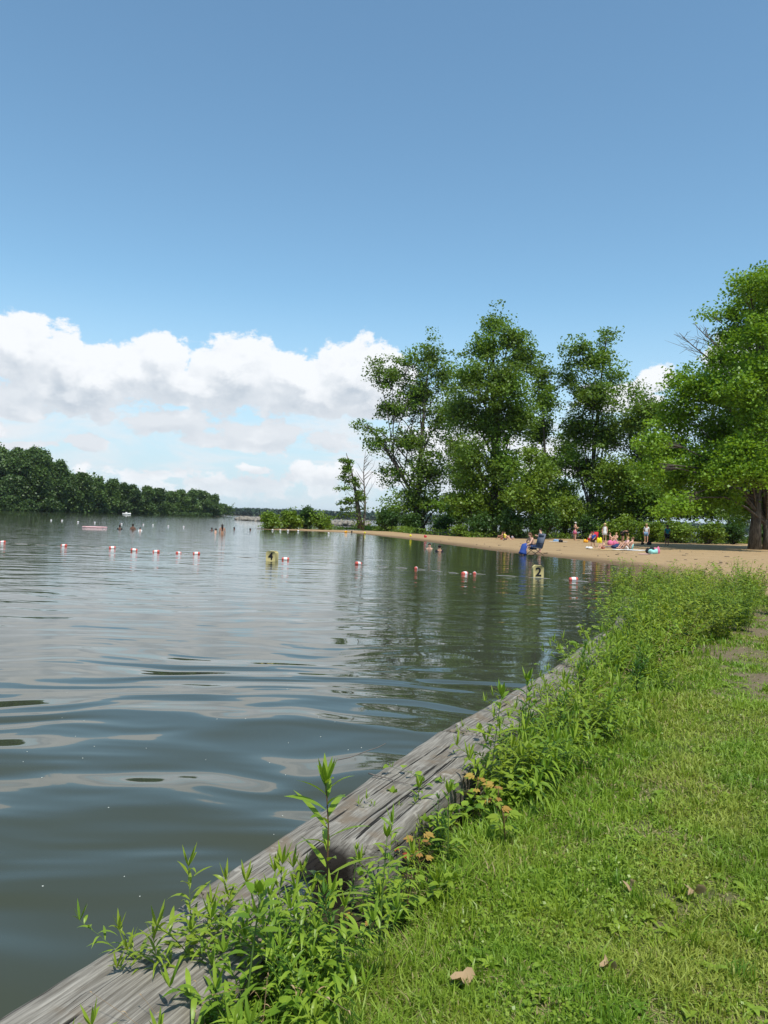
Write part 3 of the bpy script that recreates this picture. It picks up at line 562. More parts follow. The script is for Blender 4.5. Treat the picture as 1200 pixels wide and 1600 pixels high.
for (px, Y, ty, rx, lb) in ((12, 312, 776, 14, 'pale rounded willow bush at the far left waterline'), (45, 314, 783, 12, 'pale low bush right of the willow bush, far waterline'), (80, 322, 779, 13, 'pale green bush at the waterline under the stepping down tree')):
    s_r = ftree(px, Y, ty, rx, lb, M_fl, px+300); s_r.name = 'willow_bush'; s_r['category'] = 'bush'; s_r['group'] = 'pale bushes on the far waterline'
# reeds strip
r = np.random.default_rng(31); pts = []
for (a, Ya, b_, Yb, hh, n) in ((-60, 314, 120, 345, 1.8, 1500), (120, 345, 180, 370, 2.2, 900), (262, 425, 332, 470, 1.7, 1600), (180, 378, 262, 425, 1.0, 900)):
    for q in range(n):
        f = r.random(); p = P(a+(b_-a)*f, 805, Ya+(Yb-Ya)*f-2+r.random()*8); pts.append((p[0], p[1], .2+r.random()*hh))
tag(leafcloud('reeds', np.array(pts), .9, M_weedy if False else M_fl, None, droop=-.2, seed=3), 'pale reeds along the foot of the far forest', 'reeds', kind='stuff')
# forest mass behind and the distant wooded shore
def woodmass(name, poly_pts, n, size, hfun, mat, seed, label):
    r = np.random.default_rng(seed); out = []
    (x0, y0), (x1, y1), dep = poly_pts
    f = r.random(n); dd = r.random(n)*dep; x = x0+(x1-x0)*f+dd*.15; y = y0+(y1-y0)*f+dd; H_ = hfun(x, y)*(.40+.85*fbm(x/9, y/9, seed)); z = np.maximum(hgt(x, y), 0)+H_*(1-(1-r.random(n)**.5)*1.0)
    return tag(leafcloud(name, np.stack([x, y, z], 1), size, mat, None, seed=seed, droop=.5), label, 'woodland', kind='stuff')
a_ = P(-200, 800, 335)[:2]; b_ = P(75, 800, 350)[:2]; woodmass('woodland', (a_, b_, 60), 9000, 1.6, lambda x, y: 21, M_forest, 5, 'dense far woodland behind the tallest trees of the left shore')
a_ = P(75, 800, 345)[:2]; b_ = P(200, 800, 410)[:2]; woodmass('woodland', (a_, b_, 60), 7000, 1.5, lambda x, y: 13.5, M_forest, 6, 'dense far woodland behind the middle of the left shore')
a_ = P(200, 800, 405)[:2]; b_ = P(335, 800, 500)[:2]; woodmass('woodland', (a_, b_, 40), 7000, 1.4, lambda x, y: 11, M_forest, 7, 'dense far woodland behind the right end of the left shore')
woodmass('distant_woodland', ((-620, 1420), (1100, 1230), 160), 60000, 5, lambda x, y: 11+4*fbm(x/70, y/70, 2), M_far, 8, 'low blue green wooded hills on the horizon across the lake')
# rock jetty
M_rock = cmat('pale_rock', (.25, .225, .185), .9, var=.4, scale=1.2, bump=.5)
def rocks(a, Ya, b_, Yb, n, label, seed, hh=1.3, wd=3):
    r = np.random.default_rng(seed); mb = MB()
    for q in range(n):
        f = r.random(); p = P(a+(b_-a)*f, 805, Ya+(Yb-Ya)*f); w_ = r.normal()*wd*.4; z = max(0, hh*(1-abs(w_)/wd))*r.random()**.5; sz = r.uniform(.35, .8)
        V0 = mb.n; mb.ball((p[0]+w_*.3, p[1]+w_, z), (sz*r.uniform(.8, 1.3), sz, sz*.7), 6, 4); mb.V[-1] += r.normal(size=mb.V[-1].shape)*sz*.13
    return tag(mb.build('rock_jetty', M_rock, None, False), label, 'rocks', kind='stuff')
rocks(372, 232, 425, 205, 190, 'pale boulder jetty left of the spit shrubs', 1, .9); rocks(425, 205, 575, 160, 420, 'boulder jetty seen behind the sand spit', 2, .9)
#@@NEAR
# ------------------------------------------------------------------ lawn
M_straw = leafmat('dry_grass_blade', (.26, .22, .09), (.40, .34, .16), trans=.15, rough=.7)
def blades(name, x, y, h, wd, mat, seed, lean=.6, tint=None, z=None):
    r = np.random.default_rng(seed); n = len(x); z = (hgt(x, y) if z is None else z)-.004; a = r.uniform(0, 2*np.pi, n); la = r.uniform(0, 2*np.pi, n)
    b0 = np.stack([x, y, z], 1); sd_ = np.stack([np.cos(a), np.sin(a), 0*a], 1)*wd[:, None]*.5; ln = np.abs(r.normal(size=n))*lean+.1
    ld = np.stack([np.cos(la), np.sin(la), 0*la], 1)*(ln*h)[:, None]; up = np.zeros((n, 3)); up[:, 2] = h/np.sqrt(1+ln**2*.7)
    m1 = b0+ld*.3+up*.6; tp = b0+ld+up*(.98-.15*np.minimum(ln, 2))[:, None]
    V = np.stack([b0-sd_, b0+sd_, m1+sd_*.8, m1-sd_*.8, tp], 1).reshape(-1, 3); k_ = np.arange(n)*5
    Q = np.stack([k_, k_+1, k_+2, k_+3], 1); T = np.stack([k_+3, k_+2, k_+4], 1)
    ti = r.random(n) if tint is None else tint
    return mesh_from(name, V, [Q, T], mat, np.concatenate([ti, ti]), True)
def sample(n, r0_, r1_, a0, a1, seed):
    r = np.random.default_rng(seed); rad = r0_*(r1_/r0_)**r.random(n); a = a0+(a1-a0)*r.random(n); return np.sin(a)*rad, np.cos(a)*rad, rad
def keep(x, y, lo=.0): return (sdist(x, y, lawn) > .02) & (wall_off(x, y) > BW+lo)
x, y, rd = sample(520000, 1.75, 19, R(-22), R(36), 11); wo_ = wall_off(x, y); kp = keep(x, y, .03) & ((wo_ > BW+.20) | (y > 6))
rr_ = np.random.default_rng(5); br = bare(x, y); cl = fbm(x*2.2, y*2.2, 15); cl2 = fbm(x*9, y*9, 17)
kp &= (rr_.random(len(x)) > br*.93) & (rr_.random(len(x)) < .05+1.75*cl2)
x, y, rd, wo_, cl, br = x[kp], y[kp], rd[kp], wo_[kp], cl[kp], br[kp]; n = len(x)
edgeg = 1-sstep(BW+.15, BW+.8+rd*.05, wo_)
hh = (.018+.032*cl**1.5*2)*(.5+rr_.random(n))*(1-.5*br)*(1+1.4*edgeg*rr_.random(n)); ww = (.0028+.00105*rd)*(.6+.8*rr_.random(n))
ti = np.clip(.15+.9*(fbm(x*1.6, y*1.6, 33)-.25)+.35*(rr_.random(n)-.4), 0, 1)
dry = rr_.random(n) < .06+.25*br+.22*(fbm(x*2.2, y*2.2, 44) > .50)
tag(blades('lawn_grass', x[~dry], y[~dry], hh[~dry], ww[~dry], M_grass, 1, .9, ti[~dry]), 'short mown grass on the bank', 'grass', kind='stuff')
tag(blades('dry_grass', x[dry], y[dry], hh[dry]*.8, ww[dry], M_straw, 2, 2.2), 'scattered dry straw coloured blades in the lawn', 'grass', kind='stuff')
# taller clumps and broad leaved rosettes scattered in the lawn
cxy = sample(420, 1.9, 12, R(-18), R(34), 31); cx_, cy2, cr_ = cxy; kc = keep(cx_, cy2, .25) & (bare(cx_, cy2) < .6); cx_, cy2, cr_ = cx_[kc], cy2[kc], cr_[kc]; m_ = 34
tx = np.repeat(cx_, m_)+rr_.normal(size=len(cx_)*m_)*.022; ty = np.repeat(cy2, m_)+rr_.normal(size=len(cx_)*m_)*.022; tr_ = np.repeat(cr_, m_)
tag(blades('grass_clumps', tx, ty, np.repeat(.035+.06*rr_.random(len(cx_)), m_)*(.5+.7*rr_.random(len(tx))), (.0036+.0009*tr_)*(.7+.6*rr_.random(len(tx))), M_weed, 41, .8, np.repeat(rr_.random(len(cx_))*.8, m_)), 'taller darker clumps of grass dotted over the lawn', 'grass', kind='stuff')
mb = MB(); ra_, rb_, rc_ = sample(480, 1.9, 9, R(-18), R(34), 37); kc = keep(ra_, rb_, .2) & (bare(ra_, rb_) < .6)
for a, b_ in zip(ra_[kc], rb_[kc]):
    z0_ = float(hgt(a, b_)); nn_ = random.randint(4, 8); sz_ = random.uniform(.03, .07); tn_ = random.random()
    for k_ in range(nn_): th_ = k_*6.28/nn_+random.random(); mb.leaf((a, b_, z0_+.01), (math.cos(th_), math.sin(th_), random.uniform(.35, 1.3)), (0, 0, 1), sz_*random.uniform(.7, 1.2), sz_*random.uniform(.22, .42), .55, .2, tn_, 4, 'ovate')
tag(mb.build('lawn_rosettes', M_weed, None), 'flat rosettes of broad leaves growing among the lawn grass', 'rosettes', kind='stuff')
# small round lawn leaves (clover, plantain)
x, y, rd = sample(60000, 1.75, 12, R(-22), R(36), 12); kp = keep(x, y, .1) & (fbm(x*2.5, y*2.5, 60) > .50) & (bare(x, y) < .5); x, y, rd = x[kp], y[kp], rd[kp]; n = len(x)
tag(leafcloud('clover', np.stack([x, y, hgt(x, y)+.012+.028*rr_.random(n)], 1), .012, M_weedy, None, droop=1.2, seed=6, asp=.9), 'patches of small yellow green clover leaves in the lawn', 'clover', kind='stuff')
bpy.data.objects['clover'].data.update()
# long grass beside the timbers
x, y, rd = sample(90000, 1.75, 18, R(-30), R(36), 13); wo_ = wall_off(x, y); lim = .30+.07*rd+.45*fbm(x*1.3, y*1.3, 70)
hr = np.hypot(x-HOLE[0], y-HOLE[1]); kp = keep(x, y, .02) & (wo_-BW < lim) & ((wo_ > BW+.13) | (y > 5)) & (rr_.random(len(x)) < .25+1.1*(fbm(x*4, y*4, 71)-.2)) & (hr > .2); x, y, rd, wo_ = x[kp], y[kp], rd[kp], wo_[kp]; n = len(x)
hh = (.05+.022*rd**.7)*(.4+1.1*rr_.random(n))*(1-.5*np.clip((wo_-BW)/(lim[kp]+.01), 0, 1)); ww = (.0042+.0010*rd)*(.6+.7*rr_.random(n))
tag(blades('long_grass', x, y, hh, ww, M_weed, 3, .5), 'long fresh grass beside the timbers', 'grass', kind='stuff')
# ------------------------------------------------------------------ weeds
def stem_path(h_, lean, seed, n=8):
    r = np.random.default_rng(seed); t_ = np.linspace(0, 1, n); la = r.uniform(0, 6.28)
    return np.stack([lean*math.cos(la)*t_**1.6*h_, lean*math.sin(la)*t_**1.6*h_, t_*h_], 1)
def plant(name, label, cat, seed, h_=.5, nl=16, L=.11, Wd=.018, lean=.15, mat=None, stem=None, shape='lance', crown=5, up=.8, bend=.4, start=.15, sr=.003, group=None, nstem=1, path=None, extra=None, loc=(0, 0, 0), spiral=2.4):
    r = np.random.default_rng(seed); root = empty(name, loc, 0, label, cat, group); st = MB(); lf = MB()
    for s_i in range(nstem):
        p = path if path is not None and s_i == 0 else stem_path(h_*(1 if s_i == 0 else r.uniform(.6, .95)), lean*(1+s_i*.6), seed*7+s_i); p = np.asarray(p, float)
        if s_i: p = p+np.array([r.normal()*.03, r.normal()*.03, 0])
        st.tube(p, np.linspace(sr, sr*.45, len(p)), 5); H_ = len(p)-1
        for k_ in range(nl):
            f = start+(1-start)*(k_/(nl-1)); q = np.array([np.interp(f*H_, range(H_+1), p[:, j]) for j in range(3)]); a = k_*spiral+r.normal()*.35
            e = up*(.35+.9*f)+r.normal()*.15; d = (math.cos(a), math.sin(a), e); l_ = L*(.55+.55*math.sin(math.pi*min(1, f*.85+.12)))*r.uniform(.8, 1.15)
            if shape != 'lance': 
                q2 = q+np.array(d)*.015; st.tube([q, q2], [.0012, .0008], 3, cap=False); q = q2
            lf.leaf(q, d, (0, 0, 1), l_, Wd*r.uniform(.8, 1.15), bend*r.uniform(.5, 1.4), .3, r.random(), 5, shape, r.normal()*.3)
        for k_ in range(crown):
            a = k_*6.28/crown+r.normal()*.2; lf.leaf(p[-1], (math.cos(a)*.45, math.sin(a)*.45, 1.2), (math.cos(a), math.sin(a), .2), L*r.uniform(.45, .75), Wd*.75, .1, .35, r.random(), 4, shape)
    st.build('stem', stem or M_stem, root); lf.build('leaves', mat or M_weed, root)
    return root
def plant_at(px, py, top, Yfix=None, z=.2):
    gx_, gy_ = G(px, py, z); zz = float(hgt(gx_, gy_)); return (gx_, gy_, zz), (py-top)/1200*gy_*1.0
def px_path(pts, Y, base):                             # stem course measured in the photograph at one distance
    return [P(a, b_, Y+.01*i)-np.array(base) for i, (a, b_) in enumerate(pts)]
b0, h_ = plant_at(516, 1490, 1165, z=.15)
plant('goldenrod', 'tall goldenrod stem with long narrow leaves standing in front of the nearest water', 'plant', 3, nl=24, L=.19, Wd=.026, crown=7, bend=.35, path=px_path([(516, 1490), (514, 1440), (511, 1390), (512, 1340), (513, 1290), (511, 1250), (509, 1225)], b0[1], b0), loc=b0, sr=.0042, stem=M_stemr, start=.08, up=.9)
b0, h_ = plant_at(382, 1612, 1360, z=.15)
plant('broadleaf_weed', 'sturdy stem with paired broad leaves and bare lower stalk at the bottom left', 'plant', 5, nl=9, L=.075, Wd=.034, crown=5, bend=.2, path=px_path([(380, 1612), (386, 1560), (392, 1510), (398, 1460), (404, 1420), (406, 1395)], b0[1], b0), loc=b0, sr=.0042, start=.62, up=.55, spiral=1.57, shape='ovate')
for (px, py, top, lb, nl, Ls, nm) in ((548, 1400, 1248, 'small goldenrod shoot just right of the tall stem on the timber edge', 9, .045, 'goldenrod'), (592, 1470, 1270, 'goldenrod shoot with bent lower leaves beside the dark rotted bite', 9, .085, 'goldenrod'), (652, 1275, 1188, 'small tufted shoot rising above the timber where it is palest', 9, .09, 'goldenrod'),
        (765, 1235, 1060, 'goldenrod with drooping top leaves over the timber, middle of the wall', 20, .13, 'goldenrod'), (818, 1190, 1040, 'goldenrod with dense upright leaves against the dark water reflection', 18, .13, 'goldenrod'), (700, 1330, 1215, 'leafy shoot right of the orange seedling', 14, .09, 'goldenrod'), (1010, 1000, 925, 'tall broad leaved stem rising from the thick bushes by the lawn', 18, .16, 'goldenrod'), (1035, 1005, 945, 'second broad leaved stem in the thick bushes, next to the tallest one', 16, .16, 'goldenrod')):
    b0, h_ = plant_at(px, py, top, z=.2); plant(nm, lb, 'plant', px, h_=h_*1.0, nl=nl+3, L=Ls*1.25, Wd=Ls*.21, loc=b0, crown=6, sr=.0035, bend=.5, lean=.08)
# seedlings with coloured lobed leaves
def lobed(lf, c_, d, up_, S, tint, r):
    d = np.array(d, float); d /= np.linalg.norm(d); s_ = np.cross(d, up_); s_ /= np.linalg.norm(s_)
    for a, l_ in ((0, 1), (.75, .78), (-.75, .78), (1.5, .5), (-1.5, .5)):
        dd = d*math.cos(a)+s_*math.sin(a); lf.leaf(c_, dd, up_, S*l_, S*.52, .25, .12, tint, 4, 'ovate')
def seedling(px, py, top, label, mat, n, S, seed, stemm=M_stemr, cat='seedling'):
    b0, h_ = plant_at(px, py, top, z=.2); r = np.random.default_rng(seed); root = empty('maple_seedling', b0, 0, label, cat); st = MB(); lf = MB()
    p = stem_path(h_*.8, .1, seed); st.tube(p, .0028, 5)
    for k_ in range(n):
        a = k_*2.4+r.normal()*.3; q = p[min(7, 3+k_*5//n)]; e = q+np.array([math.cos(a)*.035, math.sin(a)*.035, .02+.01*k_/n]); st.tube([q, e], .0013, 4, cap=False)
        lobed(lf, e, (math.cos(a), math.sin(a), .1), (math.cos(a)*.2, -.35, 1), S*r.uniform(.7, 1.1), r.random(), r)
    st.build('stem', stemm, root); lf.build('leaves', mat, root); return root
seedling(622, 1320, 1250, 'seedling with reddish new leaves at the edge of the timber', M_red, 5, .036, 1); seedling(655, 1335, 1260, 'seedling with orange brown leaves between reddish and yellow green ones', M_orange, 6, .038, 2)
seedling(635, 1400, 1290, 'yellow green lobed seedling below the orange ones', M_weedy, 8, .042, 3); seedling(740, 1250, 1170, 'seedling with pale orange leaves on the inland edge of the middle timber', M_orange, 5, .045, 4)
seedling(775, 1270, 1195, 'seedling with orange and tan leaves under the drooping goldenrod', M_orange, 5, .045, 5); seedling(790, 1310, 1240, 'small lobed green seedling in front of the orange ones', M_weed, 7, .05, 6)
seedling(232, 1612, 1562, 'red orange young leaves at the very bottom of the timber', M_red, 4, .03, 7); seedling(325, 1625, 1592, 'tiny orange leaves cut off by the bottom edge', M_orange, 4, .022, 8)
seedling(560, 1385, 1370, 'curled yellow leaf hanging over the dark rotted bite', M_orange, 2, .03, 9)
# prototypes copied along the wall
protos = {}
far_away = (0, -60, -5)
def proto(key, *a, **k_): protos[key] = (plant(*a, **k_), [False])
lab = {'narrow': ('narrow_leaf_weed', 'narrow leaved willowy weed crowding the inland edge of the timbers', 'weeds crowding the timber wall'), 'tuft': ('grass_tuft', 'clump of long arching grass blades beside the timbers', 'arching grass clumps by the timber wall'),
       'vine': ('broadleaf_plant', 'low plant with oval bright green leaves tangled beside the timbers', 'oval leaved plants along the timber wall'), 'bushy': ('willowy_bush', 'knee high yellow green bushy weed in the thick growth where the wall meets the beach', 'bushy weeds at the end of the wall')}
protos['narrow'] = [plant('narrow_leaf_weed', lab['narrow'][1], 'weed', 50, h_=.36, nl=24, L=.135, Wd=.015, lean=.35, nstem=5, crown=4, up=.9, bend=.5, sr=.002, group=lab['narrow'][2]), plant('narrow_leaf_weed', lab['narrow'][1], 'weed', 51, h_=.30, nl=20, L=.15, Wd=.018, lean=.5, nstem=4, crown=4, up=.7, bend=.7, sr=.002, group=lab['narrow'][2], mat=M_weed)]
M_wdark = leafmat('dark_weed_leaf', (.05, .13, .018), (.12, .24, .03), trans=.3, rough=.4)
protos['narrow'] += [plant('narrow_leaf_weed', 'darker narrow leaved weed standing upright among the growth on the timbers', 'weed', 55, h_=.42, nl=34, L=.095, Wd=.013, lean=.2, nstem=3, crown=5, up=1.1, bend=.4, sr=.0024, group='dark upright weeds by the timber wall', mat=M_wdark, stem=M_stemr),
  plant('narrow_leaf_weed', 'pale yellow green willowy weed with thin leaves beside the timbers', 'weed', 56, h_=.33, nl=28, L=.12, Wd=.011, lean=.45, nstem=6, crown=4, up=.9, bend=.6, sr=.0018, group='pale willowy weeds by the timber wall', mat=M_weedy)]
protos['dead'] = [plant('dead_stalks', 'thin dry brown stalks poking out of the growth beside the timbers', 'stalks', 57, h_=.36, nl=7, L=.05, Wd=.006, lean=.55, nstem=6, crown=0, up=.8, bend=.8, sr=.0016, group='dry stalks by the timber wall', mat=M_dead, stem=cmat('dry_stem', (.25, .17, .09), .8))]
protos['vine'] = [plant('broadleaf_plant', lab['vine'][1], 'weed', 52+i, h_=.22+.1*i, nl=14, L=.062, Wd=.042, lean=.7, nstem=5, crown=2, up=.3, bend=.4, sr=.0018, group=lab['vine'][2], shape='ovate') for i in range(2)]
def tuft(seed, n=40, L=.26):
    r = np.random.default_rng(seed); root = empty('grass_tuft', (0, 0, 0), 0, lab['tuft'][1], 'grass tuft', lab['tuft'][2]); lf = MB()
    for k_ in range(n):
        a = r.uniform(0, 6.28); e = r.uniform(.9, 3); q = r.normal(size=2)*.02; lf.leaf((q[0], q[1], 0), (math.cos(a), math.sin(a), e), (0, 0, 1), L*r.uniform(.5, 1.1), .011*r.uniform(.7, 1.3), r.uniform(.1, .8), .3, r.random(), 6, 'lance')
    lf.build('blades', M_weed, root); return root
protos['tuft'] = [tuft(1), tuft(2, 30, .2)]
def bushy(seed):
    r = np.random.default_rng(seed); root = empty('willowy_bush', (0, 0, 0), 0, lab['bushy'][1], 'bush', lab['bushy'][2]); st = MB(); lf = MB()
    for s_i in range(15):
        p = stem_path(r.uniform(.45, .85), r.uniform(.1, .75), seed*31+s_i, 7)+np.array([r.normal()*.07, r.normal()*.07, 0]); st.tube(p, np.linspace(.004, .0015, 7), 4, cap=False)
        for k_ in range(34):
            f = .12+.88*k_/33; q = np.array([np.interp(f*6, range(7), p[:, j]) for j in range(3)])+r.normal(size=3)*.025; a = k_*2.4
            lf.leaf(q, (math.cos(a), math.sin(a), .7+r.normal()*.3), (0, 0, 1), r.uniform(.06, .11), .030, .4, .2, r.random(), 2, 'lance')
    st.build('stems', M_stem, root); lf.build('leaves', M_bushy, root); return root
M_bushy = leafmat('bushy_leaf', (.125, .225, .018), (.26, .36, .035), (.27, .33, .03), big=.8, trans=.35, rough=.5)
protos['bushy'] = [bushy(1), bushy(2)]
used = set()
def put(key, x, y, s_, rz, dz=0):
    i = len(used) % 2; p = protos[key][i if len(protos[key]) > 1 else 0]
    if p.name in used: o = copy_tree(p)
    else: o = p
    used.add(p.name); put.n += 1
    if o is p: pass
    o.location = (x, y, float(hgt(x, y))+dz); o.rotation_euler = (random.uniform(-.12, .12), random.uniform(-.12, .12), rz); o.scale = (s_, s_, s_)
put.n = 0
r = np.random.default_rng(77); pl = [start]+[e for e in edge[2:]]+[np.array((4.8, 15.4))]; seg = [np.linalg.norm(pl[i+1]-pl[i]) for i in range(len(pl)-1)]; tot = sum(seg)
def along(t_):
    i = 0
    while i < len(seg)-1 and t_ > seg[i]: t_ -= seg[i]; i += 1
    return pl[i]+(pl[i+1]-pl[i])*min(1, t_/seg[i])
AVOID = [G(a, b_, .22) for a, b_ in ((622, 1320), (655, 1335), (635, 1400), (740, 1250), (775, 1270), (590, 1470))]
LST = []
for q in range(350):
    t_ = tot*(q/350)**1.25; p = along(t_); Yd = p[1]
    if Yd < 1.75: continue
    off = BW+.02+r.random()**1.2*(.10+.062*Yd)-(.025*max(0, Yd-4.2))*r.random()*1.5
    if Yd < 2.2: off = BW+.02+r.random()*.25
    xy = p+bnrm*off
    if np.hypot(xy[0]-HOLE[0], xy[1]-HOLE[1]) < .26 or any(np.hypot(xy[0]-a, xy[1]-b_+.05) < .14 for a, b_ in AVOID): continue
    LST.append((xy, Yd))
wts = []
for j, (xy, Yd) in enumerate(LST):
    if r.random() < .10: continue
    u_ = r.random(); key = 'narrow' if u_ < .48 else 'tuft' if u_ < .74 else 'dead' if u_ < .82 else 'vine'
    used_i = j; s_ = r.uniform(.55, 1.0)*(.72+.055*min(Yd, 9))*(1.2 if 3.8 < Yd < 9.5 else 1.05) if key != 'tuft' else r.uniform(.6, 1.0)*(.75+.05*Yd)
    i = int(r.integers(len(protos[key]))); p = protos[key][i]; o = p if p.name not in used else copy_tree(p); used.add(p.name)
    o.location = (xy[0], xy[1], float(hgt(xy[0], xy[1]))-.005); o.rotation_euler = (r.normal()*.08, r.normal()*.08, r.uniform(0, 6.28)); o.scale = (s_,)*3
# willow tuft leaning over the lowest timber
for (px, py, s_, k_) in ((250, 1560, .75, 'narrow'), (300, 1530, .95, 'narrow'), (335, 1575, .8, 'vine'), (285, 1590, .8, 'vine'), (425, 1540, 1.0, 'narrow'), (455, 1580, .95, 'narrow'), (470, 1490, .9, 'tuft'), (350, 1540, .8, 'narrow'), (100, 1640, .5, 'tuft'), (420, 1610, .8, 'vine'), (500, 1560, .9, 'narrow'), (545, 1540, .8, 'tuft'), (610, 1440, .9, 'narrow'), (640, 1420, .8, 'vine'), (690, 1390, .9, 'tuft')):
    xy = G(px, py, .14); p = protos[k_][0]; o = copy_tree(p); o.location = (xy[0], xy[1], max(float(hgt(*xy)), .1)); o.rotation_euler = (0, 0, px*.7); o.scale = (s_,)*3
# thick growth where the wall meets the beach
BZ = []
for q in range(900):
    Yd = r.uniform(7.2, 18.5); lo = float(np.interp(Yd, [7, 11, 15.4, 18.5], [1.75, 3.3, 4.6, 5.4]))+BW*.35; wid = float(np.interp(Yd, [7.2, 9, 10.5, 12.5, 14, 18.5], [.5, 1.0, 1.6, 2.2, 5.5, 9])); xx_ = lo+wid*r.random()
    if Yd < 9 and r.random() < .5: continue
    if Yd > 13 and xx_ > lo+2.2 and not (13.6+.12*(xx_-lo) < Yd < 17.5+.1*(xx_-lo)): continue
    if all((xx_-a)**2+(Yd-b_)**2 > (.24+.012*Yd)**2 for a, b_ in BZ): BZ.append((xx_, Yd))
BZ = BZ[:190]
for j, (a, b_) in enumerate(BZ):
    p = protos['bushy'][j % 2]; o = p if p.name not in used else copy_tree(p); used.add(p.name); s_ = r.uniform(.7, 1.15)*(.72 if b_ < 9 else 1.0)*(1.0 if b_ < 14 else 1.12)
    o.location = (a, b_, float(hgt(a, b_))-.01); o.rotation_euler = (0, 0, r.uniform(0, 6.28)); o.scale = (s_, s_, s_*r.uniform(.66, .92))
# broad-leaved bough leaning out over the water
for (px, py, Y, lb) in ((935, 930, 12.6, 'broad leaved sprig reaching out over the water at the far bushes'), (930, 985, 10.5, 'broad leaved sprig leaning over the far timber, nearer than the other sprig'), (905, 1015, 9.3, 'low sprig of pale leaves hanging over the dark water by the far timber')):
    p0 = P(px+45, py+25, Y); p1 = P(px-20, py-5, Y); root = empty('leafy_sprig', tuple(p0), 0, lb, 'sprig'); st = MB(); lf = MB(); rq = np.random.default_rng(px); v = p1-p0; t_ = np.linspace(0, 1, 6)[:, None]; pa = v*t_+np.array([0, 0, .08])*np.sin(t_*3.14); st.tube(pa, np.linspace(.006, .002, 6), 5)
    st.tube([(0, 0, 0), (.05, 0, -.2), (.15, 0, float(hgt(p0[0]+.2, p0[1]))-p0[2])], [.006, .007, .008], 5)
    for k_ in range(26):
        f = .15+.85*k_/25; q = np.array([np.interp(f*5, range(6), pa[:, j]) for j in range(3)])+rq.normal(size=3)*.05; a = rq.uniform(0, 6.28); lf.leaf(q, (math.cos(a), math.sin(a), .1), (0, -.3, 1), .11, .06, .25, .15, rq.random(), 4, 'ovate')
    st.build('stem', M_stem, root); lf.build('leaves', M_weed, root)
# dried leaves, twigs, flower heads
def dried(px, py, S, label, seed):
    gx_, gy_ = G(px, py, .25); z = float(hgt(gx_, gy_)); r = np.random.default_rng(seed); n = 14; a = np.linspace(0, 2*np.pi, n, endpoint=False); rr = S*(.5+.22*np.cos(3*a+seed)+.15*r.random(n)); V = [(0, 0, .004)]
    for k_ in range(n): V.append((rr[k_]*math.cos(a[k_])*1.1, rr[k_]*math.sin(a[k_])*.75, .012+.018*math.sin(2*a[k_]+seed)))
    mb = MB().add(V, (), [(0, k_+1, (k_+1) % n+1) for k_ in range(n)], .6); o = mb.build('dried_leaf', M_dead, None, False); o.location = (gx_, gy_, z+.03); o.rotation_euler = (.35, .1, seed); return tag(o, label, 'leaf')
dried(722, 1515, .062, 'curled tan dried leaf lying in the lawn at the bottom middle', 1); dried(948, 1522, .04, 'small brown dried leaf right of the tan one near the bottom', 2); dried(1085, 1405, .055, 'flat greyish dead leaf in the worn lawn on the right', 3); dried(985, 1395, .035, 'pale dead leaf left of the greyish one', 4)
def twig(px0, py0, px1, py1, z, label, seed):
    a = np.array((*G(px0, py0, z), z+.012)); b_ = np.array((*G(px1, py1, z), z+.01)); r = np.random.default_rng(seed); t_ = np.linspace(0, 1, 7)[:, None]; pa = a+(b_-a)*t_+r.normal(size=(7, 3))*.006; mb = MB().tube(pa-a, np.linspace(.004, .0018, 7), 5); mb.tube([pa[3]-a, pa[3]-a+np.array([.03, .02, .01])], [.002, .001], 4)
    o = mb.build('twig', M_greybark, None); o.location = a; tag(o, label, 'twig')
twig(575, 1213, 640, 1228, .27, 'thin pale twig lying on the timber above the tall goldenrod', 1); twig(515, 1200, 603, 1165, .28, 'thin bent dry stalk poking over the water beyond the timber', 2)
r = np.random.default_rng(8); mb = MB()
for q in range(70):
    rad = 2.6*(14/2.6)**r.random(); a = R(-30)+R(36)*r.random(); mb.ball((math.sin(a)*rad, math.cos(a)*rad, .001), (.0035*r.uniform(.5, 1.5), .0035, .0015), 6, 4)
fl = sdist(np.array([v.mean(0)[0] for v in mb.V]), np.array([v.mean(0)[1] for v in mb.V]), shore)
tag(mb.build('floating_specks', cmat('pollen', (.6, .62, .55), .8)), 'pale specks of pollen and fluff floating on the near water', 'specks', kind='stuff')
def flower(px, py, label, seed):
    gx_, gy_ = G(px, py, .27); z = float(hgt(gx_, gy_)); root = empty('white_flower', (gx_, gy_, z), 0, label, 'flower'); MB().tube([(0, 0, 0), (.01, 0, .06), (.012, 0, .10)], .0018, 5).build('stem', M_stem, root); mb = MB()
    for k_ in range(9): a = k_*.7; mb.leaf((.012, 0, .10), (math.cos(a), math.sin(a), .25), (0, 0, 1), .022, .012, 0, .1, .5, 3, 'ovate')
    mb.build('petals', cmat('petal', (.75, .75, .7), .6), root); MB().ball((.012, 0, .103), .005).build('flower_centre', cmat('flower_yellow', (.6, .45, .05)), root)
flower(966, 1090, 'small white flower at the edge of the weeds, the nearer of two', 1); flower(1103, 957, 'small white flower beside the worn soil, the farther of two', 2)

for ks in protos.values():
    for q in ks:
        if q.name not in used: q.location = (3.2+.3*len(used)/500, 8.6, float(hgt(3.2, 8.6)))
